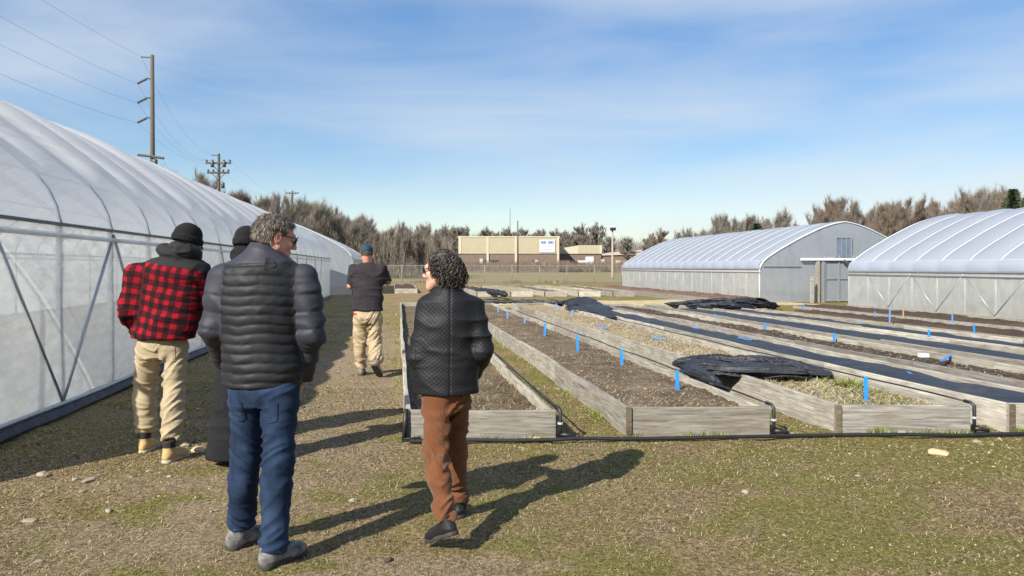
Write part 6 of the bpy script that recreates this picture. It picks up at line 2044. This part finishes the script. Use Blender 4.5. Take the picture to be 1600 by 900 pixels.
# ---- the man ahead in the black T-shirt
Yd = 10.5
hd_ = P(573, 397, Yd)
J = dict(hipL=P(564, 497, Yd), hipR=P(585, 497, Yd), knL=P(562, 537, Yd + .08), knR=P(586, 535, Yd + .05), anL=P(565, 576.5, 10.66), anR=P(588, 567, 10.30),
         shL=P(553, 421, Yd), shR=P(596, 421, Yd), elL=P(547, 447, Yd + .02), elR=P(606, 441, Yd + .06), wrL=P(557, 452, Yd + .26), wrR=P(606, 440, Yd + .31),
         neck=P(574, 409, Yd), head=hd_, R=rotz(R(8)) @ rotx(-R(2)))
D = new_person('person in black T-shirt, dark cap and stained khaki trousers walking ahead of the others', (J['neck'][0], Yd, 0))
D.data = make_body(J, D, '', M_SKINR, 1.0)
eyes_glasses(D, hd_, J['R'], 1.0, False)
tr, V, Fq = trousers(D, J, M_KHAKI2, (.100, .086, .072), .36, .33, .97, fold=.020, seed=17.0, h=.010)
M_REDTAG = simple('red_tag', (0.62, 0.02, 0.03), (0.5, 0.015, 0.02), 0.6, 20)
patch(D, V, Fq, 'red_tag', M_REDTAG, 554.5, 560, 488.5, 491.5, Yd, parent=tr, off=.006, n=4)
for a, b in ((556, 568), (580, 592)):
    patch(D, V, Fq, 'back_pocket', M_KHAKI2, a, b, 494, 508, Yd, parent=tr, off=.004, n=5)
k_ = 9.09e-3
secs = [sec(574, 486, 24.5, .135, Yd, k=k_), sec(574, 470, 24, .135, Yd, k=k_), sec(574, 450, 24.5, .13, Yd, k=k_), sec(574, 432, 26.5, .13, Yd, k=k_), sec(574, 422, 26, .12, Yd, k=k_), sec(574, 415, 19, .095, Yd, k=k_), sec(574, 410.5, 9, .07, Yd, k=k_)]
jacket(D, J, secs, 0, (.078, .066, .05), P(0, 485, Yd)[2], M_TEE, fold=.018, seed=19.0, h=.010, name='t_shirt', sleeve_cut=.215)
shoe(D, J['anL'], 0.0, -8, 0, M_SHOEB, M_SOLE, 1.08, h=.008)
shoe(D, J['anR'], 0.0, 14, 40, M_SHOEB, M_SOLE, 1.08, h=.008)
s = Sdf(*bounds([hd_], .24), .007)
Rm = J['R']
s.ell(hd_ + Rm @ np.array((0, -.012, .048)), (.086, .104, .092), Rm, .01)
s.plane_cut(hd_ + Rm @ np.array((0, 0, .022)), Rm @ nrm((0, 0, -1)))
for q in np.linspace(-.055, .055, 7):
    s.cone(hd_ + Rm @ np.array((q, .075, .030)), hd_ + Rm @ np.array((q * 1.05, .165 - 9 * q * q, .018)), .007, .006, .012)
V, Fq = s.mesh(); wear(D, 'cap', V, Fq, M_CAPB)
MB().tube([tuple(hd_ + Rm @ np.array((.0, -.012, .139)) - np.array(D.location)), tuple(hd_ + Rm @ np.array((.0, -.012, .146)) - np.array(D.location))], .008, 8).obj('cap_button', M_CAPB, D)
keepD = lambda d: d[2] < .05 and d[2] > -.45 and d[1] < .15
scalp_hair(D, hd_, Rm, .97, 900, .018, M_HAIRB, 8, keepD, wd=.003, name='hair')

# ---- the person half hidden behind the puffer jacket
Yc = 5.8
hc = P(387, 384, Yc)
J = dict(hipL=P(370, 560, Yc), hipR=P(398, 560, Yc), knL=P(368, 640, Yc), knR=P(396, 640, Yc), anL=P(358, 708, Yc + .03), anR=P(392, 708, Yc - .05),
         shL=P(356, 430, Yc), shR=P(420, 430, Yc), elL=P(357, 492, Yc + .02), elR=P(424, 492, Yc), wrL=P(375, 520, Yc + .25), wrR=P(405, 520, Yc + .25),
         neck=P(387, 405, Yc), head=hc, R=rotz(-R(10)) @ rotx(-R(6)))
Cc = new_person('person in black beanie and long charcoal coat, mostly hidden behind the puffer jacket', (J['neck'][0], Yc, 0))
Cc.data = make_body(J, Cc, '', M_SKIND, 1.0)
eyes_glasses(Cc, hc, J['R'], 1.0, False)
k_ = 5.02e-3
secs = [sec(363, 714, 39, .19, Yc, k=k_), sec(368, 640, 35, .17, Yc, k=k_), sec(379, 560, 34.5, .155, Yc, k=k_), sec(384, 500, 35, .15, Yc, k=k_), sec(386, 445, 38, .15, Yc, k=k_), sec(387, 424, 34, .13, Yc, k=k_), sec(387, 412, 20, .10, Yc, k=k_), sec(387, 404, 15, .08, Yc, k=k_)]
jacket(Cc, J, secs, 0, (.078, .068, .055), P(0, 712, Yc)[2], M_COATC, fold=.016, seed=23.0, h=.010, name='long_coat')
shoe(Cc, J['anL'], 0.0, -5, 0, M_LEATHER, M_SOLE, 1.0, h=.008)
shoe(Cc, J['anR'], 0.0, 8, 0, M_LEATHER, M_SOLE, 1.0, h=.008)
beanie(Cc, hc, J['R'], 1.04)
s = Sdf(*bounds([hc], .24), .008)
for q in np.linspace(-2.7, 2.7, 15):
    s.ell(P(387, 402, Yc) + np.array([.080 * math.sin(q), -.078 * math.cos(q), .03 * math.cos(q)]), (.042, .042, .062), None, .03)
V, Fq = s.mesh(); V = V + normals(V, Fq) * (.014 * (fold_noise(V, 12, 12, 20, 5.0) - .5))[:, None]
wear(Cc, 'hood', V, Fq, M_KNIT)
